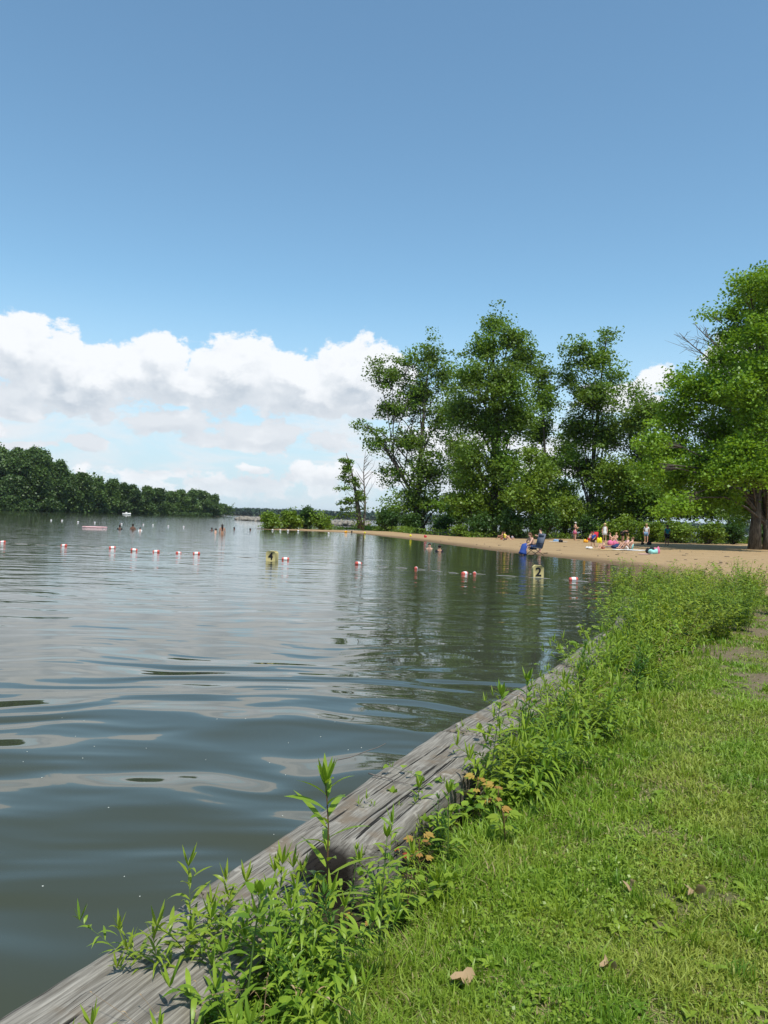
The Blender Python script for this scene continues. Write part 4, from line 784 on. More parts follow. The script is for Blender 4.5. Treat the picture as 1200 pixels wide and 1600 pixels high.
# ------------------------------------------------------------------ people
SKIN = {'fair': cmat('skin_fair', (.62, .36, .25), .55, var=.06), 'tan': cmat('skin_tan', (.45, .24, .15), .55, var=.06), 'dark': cmat('skin_dark', (.16, .08, .05), .55, var=.06)}
def fab(n_, c): return cmat('fabric_'+n_, c, .85, .15, .10, 60, .2)
F = {k_: fab(k_, c) for k_, c in dict(black=(.02, .02, .023), white=(.75, .75, .74), blue=(.04, .10, .42), lightblue=(.22, .36, .55), teal=(.015, .16, .19), pink=(.62, .16, .28), red=(.50, .03, .05), yellow=(.75, .68, .03), orange=(.8, .38, .03), grey=(.12, .14, .18), navy=(.03, .05, .12), aqua=(.30, .60, .55), palepink=(.75, .45, .45), straw=(.62, .48, .24)).items()}
HAIR = {'dark': cmat('hair_dark', (.022, .014, .010), .6), 'brown': cmat('hair_brown', (.14, .065, .03), .6), 'blond': cmat('hair_blond', (.42, .26, .10), .6)}
M_eye = cmat('eye_dark', (.02, .015, .012), .3)
def skin(name, V, E, rad, mat, parent, root=0):
    me = bpy.data.meshes.new(name); me.from_pydata([tuple(v) for v in V], E, []); o = bpy.data.objects.new(name, me); col_.link(o)
    if parent: o.parent = parent
    md = o.modifiers.new('skin', 'SKIN')
    for i, v in enumerate(me.skin_vertices[0].data): v.radius = (rad[i], rad[i]); v.use_root = (i == root)
    md.use_smooth_shade = True; sb = o.modifiers.new('sub', 'SUBSURF'); sb.levels = 1; sb.render_levels = 2; me.materials.append(mat); return o
BASE = dict(pel=(0, 0, .93), bel=(0, 0, 1.10), che=(0, 0, 1.31), nek=(0, .0, 1.47), chin=(0, .015, 1.555), hed=(0, .015, 1.62), top=(0, .005, 1.68))
def person(label, pose, loc, rz=0, s=1., skn='fair', hair='dark', top=None, bottom=None, long_hair=False, hat=None, dress=None, extras=None, group=None, turn=0):
    J = {k_: np.array(v, float) for k_, v in BASE.items()}
    for sd_, g_ in ((1, 'R'), (-1, 'L')):
        J['hip'+g_] = np.array((.10*sd_, 0, .88)); J['kne'+g_] = np.array((.11*sd_, .02, .49)); J['ank'+g_] = np.array((.11*sd_, -.02, .085)); J['toe'+g_] = np.array((.13*sd_, .15, .03))
        J['sho'+g_] = np.array((.175*sd_, 0, 1.41)); J['elb'+g_] = np.array((.235*sd_, -.03, 1.13)); J['wri'+g_] = np.array((.235*sd_, .06, .89)); 
    def torso_rot(lean, pz, py=0):                      # lean the upper body forward about the pelvis
        c_, s_ = math.cos(lean), math.sin(lean)
        for k_ in ('bel', 'che', 'nek', 'chin', 'hed', 'top', 'shoR', 'shoL', 'elbR', 'elbL', 'wriR', 'wriL'):
            v = J[k_]-np.array((0, 0, .93)); J[k_] = np.array((v[0], v[1]*c_+v[2]*s_+py, -v[1]*s_+v[2]*c_+pz))
        J['pel'] = np.array((0, py, pz))
    def setj(**k_):
        for a, v in k_.items():
            if a[-1] in 'RL' and len(a) == 4: J[a] = np.array(v, float)
            else:
                J[a+'R'] = np.array(v, float); J[a+'L'] = np.array(v, float)*(-1, 1, 1)
    if pose == 'hold': setj(elb=(.22, .06, 1.15), wri=(.10, .27, 1.22))
    if pose == 'phone': setj(elbR=(.22, .05, 1.16), wriR=(.08, .25, 1.42)); J['hed'] += (0, .02, 0)
    if pose == 'walk': setj(kneR=(.1, .15, .50), ankR=(.1, .18, .09), toeR=(.1, .34, .05), kneL=(-.1, -.05, .48), ankL=(-.1, -.26, .12), toeL=(-.11, -.12, .03), wriR=(.24, -.12, .93), wriL=(-.24, .22, .95))
    if pose == 'bend': torso_rot(1.25, .90, -.1); setj(elb=(.2, .52, .78), wri=(.12, .55, .52)); setj(kne=(.12, .08, .48))
    if pose == 'sit':
        torso_rot(-.12, .11); setj(hip=(.10, .03, .11), kne=(.15, .36, .40), ank=(.13, .60, .08), toe=(.14, .76, .05), elb=(.26, .13, .42), wri=(.17, .36, .44))
    if pose == 'sitflat':
        torso_rot(-.25, .11); setj(hip=(.10, .03, .11), kne=(.13, .46, .16), ank=(.14, .88, .07), toe=(.15, .93, .2), elb=(.26, -.22, .36), wri=(.24, -.36, .10))
    if pose == 'kneel':
        torso_rot(.35, .30); setj(hip=(.10, .02, .28), kne=(.13, .36, .07), ank=(.13, -.06, .08), toe=(.13, -.22, .05), elb=(.24, .30, .42), wri=(.16, .46, .26))
    if pose == 'chair':
        torso_rot(.38, .47, 0); setj(hip=(.10, .04, .46), kne=(.13, .46, .47), ank=(.12, .60, .07), toe=(.12, .76, .0), elb=(.24, .38, .62), wri=(.15, .50, .54))
    if pose == 'prone':
        torso_rot(1.25, 1.12, 0); setj(hip=(.1, -.05, 1.1), kne=(.12, -.45, 1.05), ank=(.12, -.85, 1.12), toe=(.12, -1.0, 1.15), elb=(.3, .45, 1.12), wri=(.3, .7, 1.15)); J['hed'] = np.array((0, .66, 1.46)); J['chin'] = np.array((0, .66, 1.39)); J['top'] = np.array((0, .64, 1.53))
    if turn:
        for k_ in ('hed', 'top', 'chin'): pass
    names = []; V = []; rad = []; E = []
    RAD = dict(pel=.125, bel=.115, che=.135, nek=.052, chin=.062, hed=.088, top=.066, hip=.088, kne=.058, ank=.040, toe=.032, sho=.056, elb=.042, wri=.028)
    def v_(n_, p, r_): V.append(np.asarray(p, float)); rad.append(r_); names.append(n_); return len(V)-1
    ix = {k_: v_(k_, J[k_], RAD[k_ if k_ in RAD else k_[:3]]) for k_ in ('pel', 'bel', 'che', 'nek', 'chin', 'hed', 'top', 'hipR', 'kneR', 'ankR', 'toeR', 'hipL', 'kneL', 'ankL', 'toeL', 'shoR', 'elbR', 'wriR', 'shoL', 'elbL', 'wriL')}
    for a, b_ in (('pel', 'bel'), ('bel', 'che'), ('che', 'nek'), ('nek', 'chin'), ('chin', 'hed'), ('hed', 'top')): E.append((ix[a], ix[b_]))
    for g_ in 'RL':
        for a, b_ in (('pel', 'hip'+g_), ('hip'+g_, 'kne'+g_), ('kne'+g_, 'ank'+g_), ('ank'+g_, 'toe'+g_), ('che', 'sho'+g_), ('sho'+g_, 'elb'+g_), ('elb'+g_, 'wri'+g_)): E.append((ix[a], ix[b_]))
        d = J['wri'+g_]-J['elb'+g_]; d /= np.linalg.norm(d); up_ = np.array((1., 0, 0)) if abs(d[0]) < .7 else np.array((0, 0, 1.)); q = np.cross(d, up_); q /= np.linalg.norm(q)
        pm = v_('palm', J['wri'+g_]+d*.05, .026); E.append((ix['wri'+g_], pm))
        for k_, (o_, l_) in enumerate(((-.03, .075), (-.01, .088), (.010, .082), (.03, .065))):
            f1 = v_('f', V[pm]+d*(l_*.55)+q*o_, .0095); f2 = v_('f', V[pm]+d*l_*.95+q*o_*1.1+np.array((0, .012, -.008)), .008); E += [(pm, f1), (f1, f2)]
        th = v_('th', V[pm]+q*(-.045)+d*.01, .010); E.append((pm, th))
    ns = v_('nose', (J['hed']+J['chin'])/2+np.array((0, .098, 0)), .012); E.append((ix['chin'], ns))
    root = empty('person', loc, rz, label, 'person', group, s)
    skin('body', V, E, rad, SKIN[skn], root, 0)
    hd = J['hed']; mb = MB(); mb.ball(hd+(.034, .086, -.005), .011, 6, 5); mb.ball(hd+(-.034, .086, -.005), .011, 6, 5); mb.build('eyes', M_eye, root)
    hb = MB(); hb.ball(hd+(0, -.025, .028), (.098, .104, .092), 12, 8)
    if long_hair: hb.tube([hd+(0, -.06, .03), hd+(0, -.10, -.10), J['nek']+(0, -.09, -.03), J['che']+(0, -.13, -.02)], [.08, .085, .08, .04], 9)
    hb.build('hair', HAIR[hair], root)
    def sub(nm, ks, mat, k=1.12, add=.008):
        idx = {a: i for i, a in enumerate(ks)}; VV = [J[a] for a in ks]; rr = [RAD[a if a in RAD else a[:3]]*k+add for a in ks]; EE = [(idx[a], idx[b_]) for a, b_ in (('pel', 'bel'), ('bel', 'che'), ('che', 'nk2'), ('che', 'shoR'), ('che', 'shoL'), ('shoR', 'elbR'), ('shoL', 'elbL'), ('pel', 'hipR'), ('pel', 'hipL'), ('hipR', 'kneR'), ('hipL', 'kneL'), ('kneR', 'ankR'), ('kneL', 'ankL')) if a in idx and b_ in idx]
        skin(nm, VV, EE, rr, mat, root, 0)
    if top: 
        J['elbR'], J['elbL'] = (J['shoR']*.35+J['elbR']*.65), (J['shoL']*.35+J['elbL']*.65)
        if top[1] == 'shirt': sub('shirt', ['pel', 'bel', 'che', 'shoR', 'shoL', 'elbR', 'elbL'], F[top[0]], 1.14)
        elif top[1] == 'vest': sub('tank_top', ['pel', 'bel', 'che'], F[top[0]], 1.10)
        else: sub('bikini_top', ['bel', 'che'], F[top[0]], 1.03, .004)
    if bottom:
        if bottom[1] == 'shorts':
            for g_ in 'RL': J['kne'+g_] = J['hip'+g_]*.25+J['kne'+g_]*.75
            sub('shorts', ['pel', 'hipR', 'hipL', 'kneR', 'kneL'], F[bottom[0]], 1.15)
        elif bottom[1] == 'trousers': sub('trousers', ['pel', 'hipR', 'hipL', 'kneR', 'kneL', 'ankR', 'ankL'], F[bottom[0]], 1.15)
        elif bottom[1] == 'skirt': MB().lathe((0, 0, 0), [(.13, 1.0), (.165, .85), (.20, .62), (.195, .62), (.15, .85)], 16).build('skirt', F[bottom[0]], root)
        else: sub('swim_bottoms', ['pel', 'hipR', 'hipL'], F[bottom[0]], 1.04, .004)
    if dress: MB().lathe((0, 0, 0), [(.11, 1.42), (.165, 1.32), (.15, 1.1), (.18, .9), (.25, .62), (.245, .62), (.15, .95)], 18).build('dress', F[dress], root)
    if hat:
        hm = F[hat[0]]; br_ = hat[1]; mb = MB().lathe(hd+(0, .0, .05), [(br_, -.012), (br_*.7, .005), (.10, .012), (.102, .05), (.085, .095), (.0, .108)], 18)
        if br_ < .12: mb.box(hd+(0, .14, .055), (.13, .10, .012))
        mb.build('hat' if br_ > .12 else 'cap', hm, root)
    if extras: extras(root, J)
    return root
def onsand(px, py):
    z = .4
    for _ in range(8): x_, y_ = G(px, py, z); z = float(hgt(x_, y_))
    return (x_, y_, z)
def swim(label, px, py_water, up, rz, **k_):            # up: height of the head top above the water
    x_, y_ = G(px, py_water, 0); s = k_.pop('s', 1.); return person(label, k_.pop('pose', 'stand'), (x_, y_, up-1.72*s), rz, s, **k_)
# bathers
swim('bather with dark hair seen to the shoulders, leftmost of the three far bathers', 187, 827, .36, .5, skn='dark', top=('black', 'shirt'))
swim('bather in dark top standing upright in the middle of the three far bathers', 207.5, 827.5, .48, .2, skn='dark', top=('black', 'vest'))
swim('small child with a white top, rightmost of the three far bathers', 219, 829, .26, 0, s=.75, top=('white', 'shirt'))
swim('person with long dark ponytail and bare back, wading in the middle of the far water', 347, 833.5, .75, .3, skn='tan', long_hair=True, top=('black', 'bikini'))
swim('person lying face up on the water beside the ponytailed bather', 337, 832, .34, 1.4, skn='fair', pose='stand', top=('palepink', 'vest'))
swim('bather in dark top just left of the floating person', 331, 829, .28, 0, s=.9, skn='dark', top=('black', 'shirt'))
swim('lone dark head of a bather right of the ponytailed one', 366, 827.5, .26, 0, skn='dark')
swim('bather swimming flat with dark back low in the water', 391, 828.5, .20, -1.2, skn='dark', top=('black', 'shirt'))
swim('bather with parted dark hair facing the camera, left of the two near the beach', 671, 857, .30, math.pi, skn='fair', long_hair=True)
swim('bather in dark shirt facing away, right of the two near the beach', 686.5, 862, .36, .2, skn='tan', top=('black', 'shirt'))
# reclining chair with its sitter
cx, cy, cz = onsand(836, 868); cy_ = cy+.25; cz = float(hgt(cx, cy_))
ch = empty('folding_chair', (cx, cy_, cz), R(118), 'black high backed folding chair at the water\'s edge', 'chair')
M_frame = cmat('chair_frame', (.02, .02, .022), .4, .5, metal=.6)
def slab(mb, a, b_, w_, t_): a = np.array(a, float); b_ = np.array(b_, float); d = b_-a; L = np.linalg.norm(d); d /= L; s_ = np.array([1., 0, 0]); n_ = np.cross(s_, d); return mb.box((a+b_)/2, (w_, L, t_), np.stack([s_, d, n_], 1))
mb = MB(); slab(mb, (0, -.28, .38), (0, .30, .43), .56, .03); mb.build('seat', F['grey'], ch, False)
mb = MB(); slab(mb, (0, -.28, .40), (0, -.52, 1.14), .56, .035); slab(mb, (0, -.475, 1.0), (0, -.515, 1.15), .40, .08); mb.build('backrest', F['grey'], ch, False)
for sx_ in (-.29, .29):
    MB().tube([(sx_, .34, .43), (sx_, -.42, .01)], .013, 6).build('leg', M_frame, ch); MB().tube([(sx_, -.30, .42), (sx_, .30, .01)], .013, 6).build('leg', M_frame, ch)
    MB().tube([(sx_, -.29, .38), (sx_, -.54, 1.16)], .012, 6).build('back_frame', M_frame, ch); MB().tube([(sx_, -.36, .62), (sx_, .25, .66), (sx_, .28, .44)], .016, 6).build('armrest', M_frame, ch)
def towel_legs(root, J):
    mb = MB(); mb.tube([(0, .40, .53), (0, .50, .47), (0, .58, .30), (0, .62, .12), (0, .66, .03)], [.12, .17, .17, .19, .21], 14); mb.V[-1][:, 0] *= 1.15; mb.V[-1] += vnoise(mb.V[-1][:, 0]*22, mb.V[-1][:, 2]*18, 3)[:, None]*.03; mb.build('towel', cmat('fabric_royal', (.03, .07, .27), .85), root)
person('person with brown hair leaning forward in the folding chair, blue towel over the shins', 'chair', (cx-.06, cy_-.03, cz-.0), R(112), .98, skn='fair', hair='brown', long_hair=True, top=('lightblue', 'bikini'), bottom=('navy', 'shorts'), extras=towel_legs)
x_, y_, z_ = onsand(842, 864); person('person standing behind the folding chair with arms resting on its back', 'hold', (x_+.05, y_, z_), R(100), .80, skn='fair', hair='dark', top=('palepink', 'vest'), bottom=('grey', 'shorts'))
# group on the sand
def S(px, py): return onsand(px, py)
def pack(root, J): MB().box(J['che']+(0, -.20, -.06), (.30, .18, .42)).ball(J['che']+(0, -.28, -.12), (.12, .05, .13)).build('backpack', F['navy'], root)
def ph(root, J): MB().box((.06, .33, 1.45), (.075, .012, .15)).build('phone', F['black'], root)
person('person in white cap, black top and pink skirt holding something up', 'hold', S(898, 844.5), R(-70), 1.02, skn='fair', hair='dark', top=('black', 'vest'), bottom=('pink', 'skirt'), hat=('white', .115), extras=None)
person('person in straw sun hat and white dress standing among the seated group', 'stand', S(944.5, 846), R(165), 1.0, skn='fair', dress='white', hat=('straw', .21))
person('person in white shirt, cap and light blue shorts standing on the sand', 'stand', S(1009.5, 848), R(150), 1.03, skn='fair', hair='blond', top=('white', 'shirt'), bottom=('lightblue', 'shorts'), hat=('straw', .115))
person('person in teal shirt and dark shorts standing apart on the right', 'stand', S(1042, 853), R(10), 1.0, skn='dark', top=('teal', 'shirt'), bottom=('black', 'shorts'))
person('person in black shirt bending over the towels', 'bend', S(972, 848), R(-80), 1.0, skn='tan', top=('black', 'shirt'), bottom=('black', 'shorts'))
person('child in blue shirt with dark backpack walking at the left of the group', 'walk', S(926.5, 857), R(120), .66, skn='tan', top=('blue', 'shirt'), bottom=('black', 'shorts'), extras=pack)
person('person sitting on white towel in front, light top, left of the pair', 'sit', S(979, 858), R(100), .95, skn='fair', hair='blond', top=('palepink', 'shirt'), bottom=('white', 'shorts'))
person('person in aqua swimsuit sitting with back to the camera, right of the pair', 'sit', S(986.5, 859), R(60), .95, skn='fair', hair='brown', top=('aqua', 'vest'), bottom=('aqua', 'swim'))
person('small child sitting bare backed on the sand in front of the group', 'sit', S(942, 857.5), R(120), .62, skn='fair', hair='brown', bottom=('red', 'swim'))
person('person sitting in dark swimsuit behind the towels, under the straw hat person', 'sit', S(954, 847.5), R(-110), 1.0, skn='fair', hair='brown', top=('black', 'bikini'), bottom=('black', 'swim'))
person('person sitting in white top behind the bending person in black', 'sit', S(962, 847), R(130), 1.0, skn='fair', hair='blond', top=('white', 'vest'), bottom=('lightblue', 'swim'))
person('person in pale green top sitting alone just left of the white shirted one', 'sit', S(997, 846), R(-160), .9, skn='fair', hair='blond', top=('aqua', 'shirt'), bottom=('white', 'shorts'))
person('person crouching beside the red beach chair', 'kneel', S(921, 847), R(-60), .9, skn='tan', hair='brown', top=('palepink', 'vest'), bottom=('red', 'swim'))
person('person with dark hair and yellow top sitting by the trees, left of the folding chair', 'sit', S(789, 843.5), R(-120), .85, skn='fair', top=('yellow', 'shirt'), bottom=('navy', 'swim'))
person('second person sitting by the trees, bare shouldered, left of the yellow top', 'sit', S(784, 843), R(80), .8, skn='tan', hair='brown', top=('palepink', 'bikini'), bottom=('red', 'swim'))
person('toddler sitting by the trees right of the person in the yellow top', 'sit', S(800.5, 843), R(200), .45, skn='fair', top=('lightblue', 'shirt'))
# towels, bags, toys
def towel(px, py, w_, d_, colr, label, rz=0, seed=1):
    p = S(px, py); n, m_ = 16, 10; r = np.random.default_rng(seed); X, Y = np.meshgrid(np.linspace(-w_/2, w_/2, n), np.linspace(-d_/2, d_/2, m_), indexing='ij'); Z = .02+.05*fbm(X*4+seed, Y*4, seed)
    V = np.stack([X+.03*np.sin(Y*7), Y+.04*np.sin(X*5), Z], -1).reshape(-1, 3); Q = [(i*m_+j, (i+1)*m_+j, (i+1)*m_+j+1, i*m_+j+1) for i in range(n-1) for j in range(m_-1)]
    o = mesh_from('towel', V, [Q], F[colr], None, True); md = o.modifiers.new('t', 'SOLIDIFY'); md.thickness = .01; o.location = p; o.rotation_euler = (0, 0, rz); return tag(o, label, 'towel')
def pile(px, py, w_, h_, colr, label, seed, cat='clothes', name='clothes_pile'):
    p = S(px, py); r = np.random.default_rng(seed); mb = MB()
    for k_ in range(5): mb.ball((r.uniform(-.3, .3)*w_, r.uniform(-.15, .15)*w_, h_*.3), (w_*r.uniform(.18, .3), w_*.2, h_*r.uniform(.3, .62)), 12, 8); mb.V[-1] += (fbm(mb.V[-1][:, 0]*9, mb.V[-1][:, 2]*9+mb.V[-1][:, 1]*6, seed)[:, None]-.4)*.12
    o = mb.build(name, F[colr], None); o.location = p; return tag(o, label, cat)
towel(872, 847, 1.5, .8, 'white', 'white towel spread on the sand left of the person in the white cap', .1, 1); pile(868, 846.5, .6, .3, 'lightblue', 'pale blue heap of clothes on the left white towel', 2); pile(876.5, 847.5, .45, .32, 'black', 'black bag on the right end of the white towel by the trees', 3, 'bag', 'bag')
towel(986, 860, 2.6, 1.0, 'white', 'long white towel under the seated pair in front', .05, 3); towel(944, 859.5, 1.9, .7, 'straw', 'tan towel beside the small bare backed child', 0, 4); towel(955, 855, 1.6, .9, 'palepink', 'pale pink towel in the middle of the group', 0, 5)
pile(919, 858, .55, .22, 'white', 'crumpled white cloth at the left front of the group', 4); pile(966, 857.5, .9, .4, 'navy', 'navy bag lying in front of the seated pair', 5, 'bag', 'bag'); pile(958, 852, .8, .45, 'pink', 'bright pink heap of towels in the middle of the group', 6); pile(935.5, 848, .55, .55, 'yellow', 'yellow inflatable bag beside the straw hat person', 7, 'bag', 'bag'); pile(915, 848, .5, .35, 'orange', 'orange yellow bag at the left end of the group', 8, 'bag', 'bag')
pile(1014.5, 851.5, .38, .3, 'black', 'small black cool bag at the feet of the white shirted person', 9, 'bag', 'bag'); pile(1003.5, 851, .25, .25, 'black', 'black shoes left of the white shirted person', 10, 'shoes', 'shoes')
pile(1015.5, 865, .6, .50, 'black', 'black cloth heap at the left end of the bundle near the water', 11); pile(1020.5, 865.5, .7, .38, 'aqua', 'aqua cloth heap in the middle of the bundle near the water', 12); pile(1026, 865, .45, .50, 'pink', 'pink towel heap at the right end of the bundle near the water', 13); towel(1007, 866.5, .8, .4, 'palepink', 'pale pink cloth flat on the sand left of the bundle', .2, 6)
p = S(932, 848); rc = empty('beach_chair', (p[0], p[1]+.6, p[2]), R(160), 'low red beach chair at the back of the group', 'chair')
mb = MB(); slab(mb, (0, -.22, .26), (0, .28, .30), .52, .03); mb.build('seat', F['red'], rc, False); mb = MB(); slab(mb, (0, -.22, .28), (0, -.42, .95), .54, .03); mb.build('backrest', F['red'], rc, False)
for sx_ in (-.27, .27): MB().tube([(sx_, .26, .30), (sx_, -.30, .0)], .012, 6).build('leg', M_frame, rc); MB().tube([(sx_, -.24, .27), (sx_, .22, .0)], .012, 6).build('leg', M_frame, rc)
def ball(px, py, rad_, mat, label, cat='ball', name='ball'):
    p = S(px, py); o = MB().ball((0, 0, 0), rad_, 14, 10).build(name, mat); o.location = (p[0], p[1], p[2]+rad_*.95); tag(o, label, cat); return o
ball(570, 834, .10, F['yellow'], 'yellow beach ball on the sand spit below the leaning tree'); ball(641.5, 838.5, .11, F['yellow'], 'yellow beach ball at the waterline left of the tall tree reflection'); ball(549.5, 832.5, .10, F['black'], 'small dark ball on the wet sand of the spit')
pile(664, 840, .4, .26, 'red', 'dark red bundle on the wet sand behind the two bathers', 20, 'bag', 'bag'); pile(540, 831.5, .3, .25, 'orange', 'orange brown bundle at the water line of the spit', 21)
r = np.random.default_rng(12); mb = MB(); ng = 0
while ng < 420:
    a = r.uniform(560, 1230); b_ = r.uniform(838, 905); q = G(a, b_, .3); d_ = sdist(np.array([q[0]]), np.array([q[1]]), shore)[0]
    if d_ < .4 or sdist(np.array([q[0]]), np.array([q[1]]), lawn)[0] > 0 or q[1] > 78: ng += 1; continue
    z = float(hgt(*q)); sz = r.uniform(.02, .07); mb.ball((q[0], q[1], z+sz*.2), (sz*r.uniform(.8, 2.5), sz, sz*.5), 5, 4, r.random()); ng += 1
M_deb = leafmat('beach_debris', (.05, .035, .02), (.35, .27, .17), trans=0, rough=.9)
tag(mb.build('beach_debris', M_deb, None, False), 'small stones, bark bits and leaves littering the sand', 'debris', kind='stuff')
pale_log = S(697, 835)
o = MB().tube([(-1.1, 0, .12), (-.3, .05, .16), (.5, 0, .14), (1.2, .08, .11)], [.12, .15, .13, .08], 10).tube([(.3, 0, .2), (.5, -.1, .45)], [.05, .03], 6).build('driftwood_log', M_greybark); o.location = pale_log; tag(o, 'pale driftwood log lying under the gap between the tall trees', 'log')
# ------------------------------------------------------------------ floats, number markers, rope
M_fr = cmat('float_red', (.60, .10, .07), .45, .4, var=.2); M_fw = cmat('float_white', (.75, .73, .70), .45, .4, var=.08)
def rfloat(px, py, label, ang=0, s=1., group='red and white floats of the swimming line'):
    x_, y_ = G(px, py, 0); root = empty('rope_float', (x_, y_, (.015+.02*((px*7) % 3)/2)*s), ang, label, 'float', group, s); root.rotation_euler = (px*1.7, .12*math.sin(px), ang)
    prof = [(0, -.15), (.03, -.15), (.062, -.135), (.068, -.12)]; M_ = Matrix.Rotation(R(90), 4, 'Y')
    for a, b_, mt, nm in ((-.15, -.05, M_fr, 'red_end'), (.05, .15, M_fr, 'red_end')):
        sg = -1 if a < 0 else 1; pr = [(.0721, .07), (.072, .11), (.064, .135), (.03, .15), (.0, .15)]; MB().lathe((0, 0, 0), [(r_, z*sg) for r_, z in pr], 14).build(nm, mt, root, True, M_)
    MB().lathe((0, 0, 0), [(.0722, -.07), (.078, -.06), (.078, .06), (.0722, .07)], 14).build('white_band', M_fw, root, True, M_); return (x_, y_)
RL = [(4, 848, 'float at the left edge of the picture on the swimming line'), (100, 853.5, 'float between the left edge and the picture\'s first pair of floats'), (175.5, 857, 'left float of the pair at the lower left of the swimming line'), (209.5, 861, 'right float of the pair, just left of the far bathers'), (244, 863, 'float with a bright white band under the far bathers'), (279, 864.5, 'small dull red float between two whiter ones'), (307, 866, 'float below and left of the ponytailed bather'), (446, 875, 'float tied just right of the number 4 marker'), (560, 882, 'float alone below the leaning young tree'), (650, 889, 'upright orange red float in the dark tree reflection'), (726, 897, 'big white banded float left of its small red partner'), (741.5, 896.5, 'small upright red float left of the number 2 marker'), (896, 907, 'float nearest the bushes, right of the number 2 marker')]
rp = []
for i, (a, b_, lb) in enumerate(RL):
    s_ = .75 if i == 5 else .7 if i in (9, 11) else .9; rp.append(rfloat(a, b_, lb, [.1, -.2, .5, .3, -.1, .9, 0, .1, .8, 1.4, .9, 1.4, .1][i], s_))
M_rope = cmat('pale_rope', (.28, .27, .24), .9)
rp2 = [np.array((*G(-120, 842, 0), 0))]+[np.array((*q, 0.)) for q in rp]+[np.array((*G(1010, 916, 0), 0))]; pts = []
for a, b_ in zip(rp2[:-1], rp2[1:]):
    n_ = np.array((-(b_-a)[1], (b_-a)[0], 0)); n_ /= np.linalg.norm(n_)+1e-9; L = np.linalg.norm(b_-a)
    for f in np.linspace(0, 1, 14, endpoint=False): pts.append(a+(b_-a)*f+n_*math.sin(f*math.pi)*.02*L+np.array((0, 0, .006-.02*math.sin(f*math.pi*3+L)**2)))
tag(MB().tube(pts, .010, 5).build('float_rope', M_rope), 'thin rope joining the red and white floats across the water', 'rope')
M_sign = cmat('marker_yellow', (.55, .46, .20), .6, var=.15, scale=6)
def marker(px, py, txt, label, hh, ww, rz, tk=.28):
    x_, y_ = G(px, py, 0); root = empty('number_marker', (x_, y_, 0), rz, label, 'marker'); mb = MB(); h2 = ww/2; prof = [(-h2, -.12), (h2, -.12), (h2, hh-.06), (h2-.05, hh), (-h2+.05, hh), (-h2, hh-.06)]; n = len(prof)
    V = [(a, -tk/2, z) for a, z in prof]+[(a, tk/2, z) for a, z in prof]; mb.add(V, [(i, (i+1) % n, n+(i+1) % n, n+i) for i in range(n)]+[(0, 3, 4, 5), (n+5, n+4, n+3, n)], [], .5); mb.Q.append(np.array([(0, 1, 2, 3), (n+3, n+2, n+1, n)])); mb.tq.append(np.full(2, .5))
    o = mb.build('marker_block', M_sign, root, False); bv = o.modifiers.new('b', 'BEVEL'); bv.width = .012; bv.segments = 2
    for sd_ in (-1, 1):
        cu = bpy.data.curves.new('digit', 'FONT'); cu.body = txt; cu.size = hh*1.02; cu.extrude = .004; cu.offset = .010; cu.align_x = 'CENTER'; tmp = bpy.data.objects.new('digit_tmp', cu); col_.link(tmp); me = bpy.data.meshes.new_from_object(tmp.evaluated_get(bpy.context.evaluated_depsgraph_get())); bpy.data.objects.remove(tmp)
        me.materials.append(F['black']); d = bpy.data.objects.new('digit', me); col_.link(d); d.parent = root; d.rotation_euler = (R(90), 0, 0 if sd_ < 0 else math.pi); d.location = (0, sd_*(tk/2+.005), hh*.14)
marker(840, 902, '2', 'pale yellow float block marked 2 right of the small red floats', .36, .30, R(-3)); marker(425, 876, '4', 'pale yellow float block marked 4 beside a red and white float', .34, .34, R(-14))
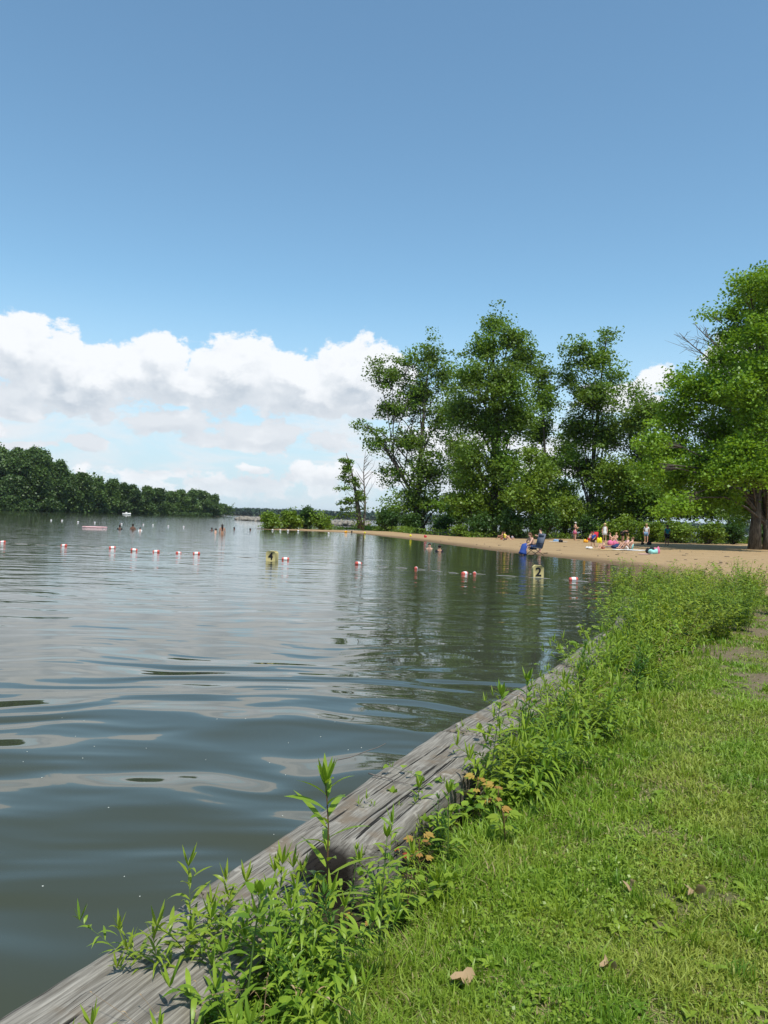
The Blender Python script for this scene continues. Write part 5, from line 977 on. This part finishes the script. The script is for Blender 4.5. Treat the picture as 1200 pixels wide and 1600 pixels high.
# far line of small white floats
for i, (a, b_, lb) in enumerate(((80, 813.5, 'leftmost of the far small white floats'), (97, 813.7, 'second far white float, close to the leftmost one'), (122, 816, 'far white float left of the pink raft'), (148, 816.8, 'far white float right above the pink raft'), (190, 819, 'far white float behind the first dark haired bather'), (224, 820, 'far white float just past the white topped child'), (239, 820.7, 'far white float in the gap right of the three bathers'), (263, 822.5, 'brighter far white float left of the floating person'), (287, 823.5, 'small dim far float left of the floating person'), (426, 828.8, 'first small white float off the sand spit shrubs'), (438, 829.2, 'second small white float off the sand spit shrubs'), (450, 829.5, 'third small white float off the sand spit shrubs'), (466, 830, 'last small white float off the sand spit shrubs'), (513.5, 834, 'white and red float grounded at the spit waterline'))):
    x_, y_ = G(a, b_, 0); root = empty('small_float', (x_, y_, .05), .3*i, lb, 'float', 'small white floats of the far line', .75); MB().ball((0, 0, 0), (.16, .12, .11), 12, 8).build('float_body', M_fw, root); MB().tube([(-.18, 0, 0), (-.14, 0, 0)], .03, 8).build('float_eye', M_fr, root)
# pink raft and boat
x_, y_ = G(148, 824.3, 0); rt = empty('inflatable_raft', (x_, y_, 0), .1, 'flat pink inflatable raft floating left of the far bathers', 'raft'); th = np.linspace(0, 2*math.pi, 25)
MB().tube(np.stack([np.cos(th)*1.05, np.sin(th)*.45, 0*th+.04], 1), .055, 8).build('raft_tube', F['palepink'], rt); MB().box((0, 0, .06), (1.7, .75, .06)).build('raft_floor', F['palepink'], rt, False)
x_, y_ = G(198, 802.6, 0); y_ = min(y_, 345); x_ = P(198, 802, y_)[0]; bt = empty('boat', (x_, y_, 0), .1, 'tiny white boat near the far shore', 'boat', None, .65); hull = MB(); st_ = []
for f in np.linspace(0, 1, 9): wv = 1.0*math.sin(math.pi*min(1, (1-f)*.9+.25)**1.0*.5)**.8*(1-f**4); st_.append([(-2.8+5.6*f, -wv, .8+.25*f*f), (-2.8+5.6*f, -wv*.7, -.1), (-2.8+5.6*f, wv*.7, -.1), (-2.8+5.6*f, wv, .8+.25*f*f)])
V = [v for s_ in st_ for v in s_]; hull.add(V, [(i*4+j, i*4+(j+1) % 4, i*4+4+(j+1) % 4, i*4+4+j) for i in range(8) for j in range(4)]+[(3, 2, 1, 0)]); hull.build('hull', M_fw, bt, False)
MB().box((-.2, 0, 1.15), (1.2, 1.1, .7)).build('cabin', M_fw, bt, False); MB().box((.42, 0, 1.3), (.06, .9, .3)).build('windscreen', F['grey'], bt, False); MB().box((-2.9, 0, .7), (.35, .4, .9)).build('outboard_motor', F['black'], bt, False)
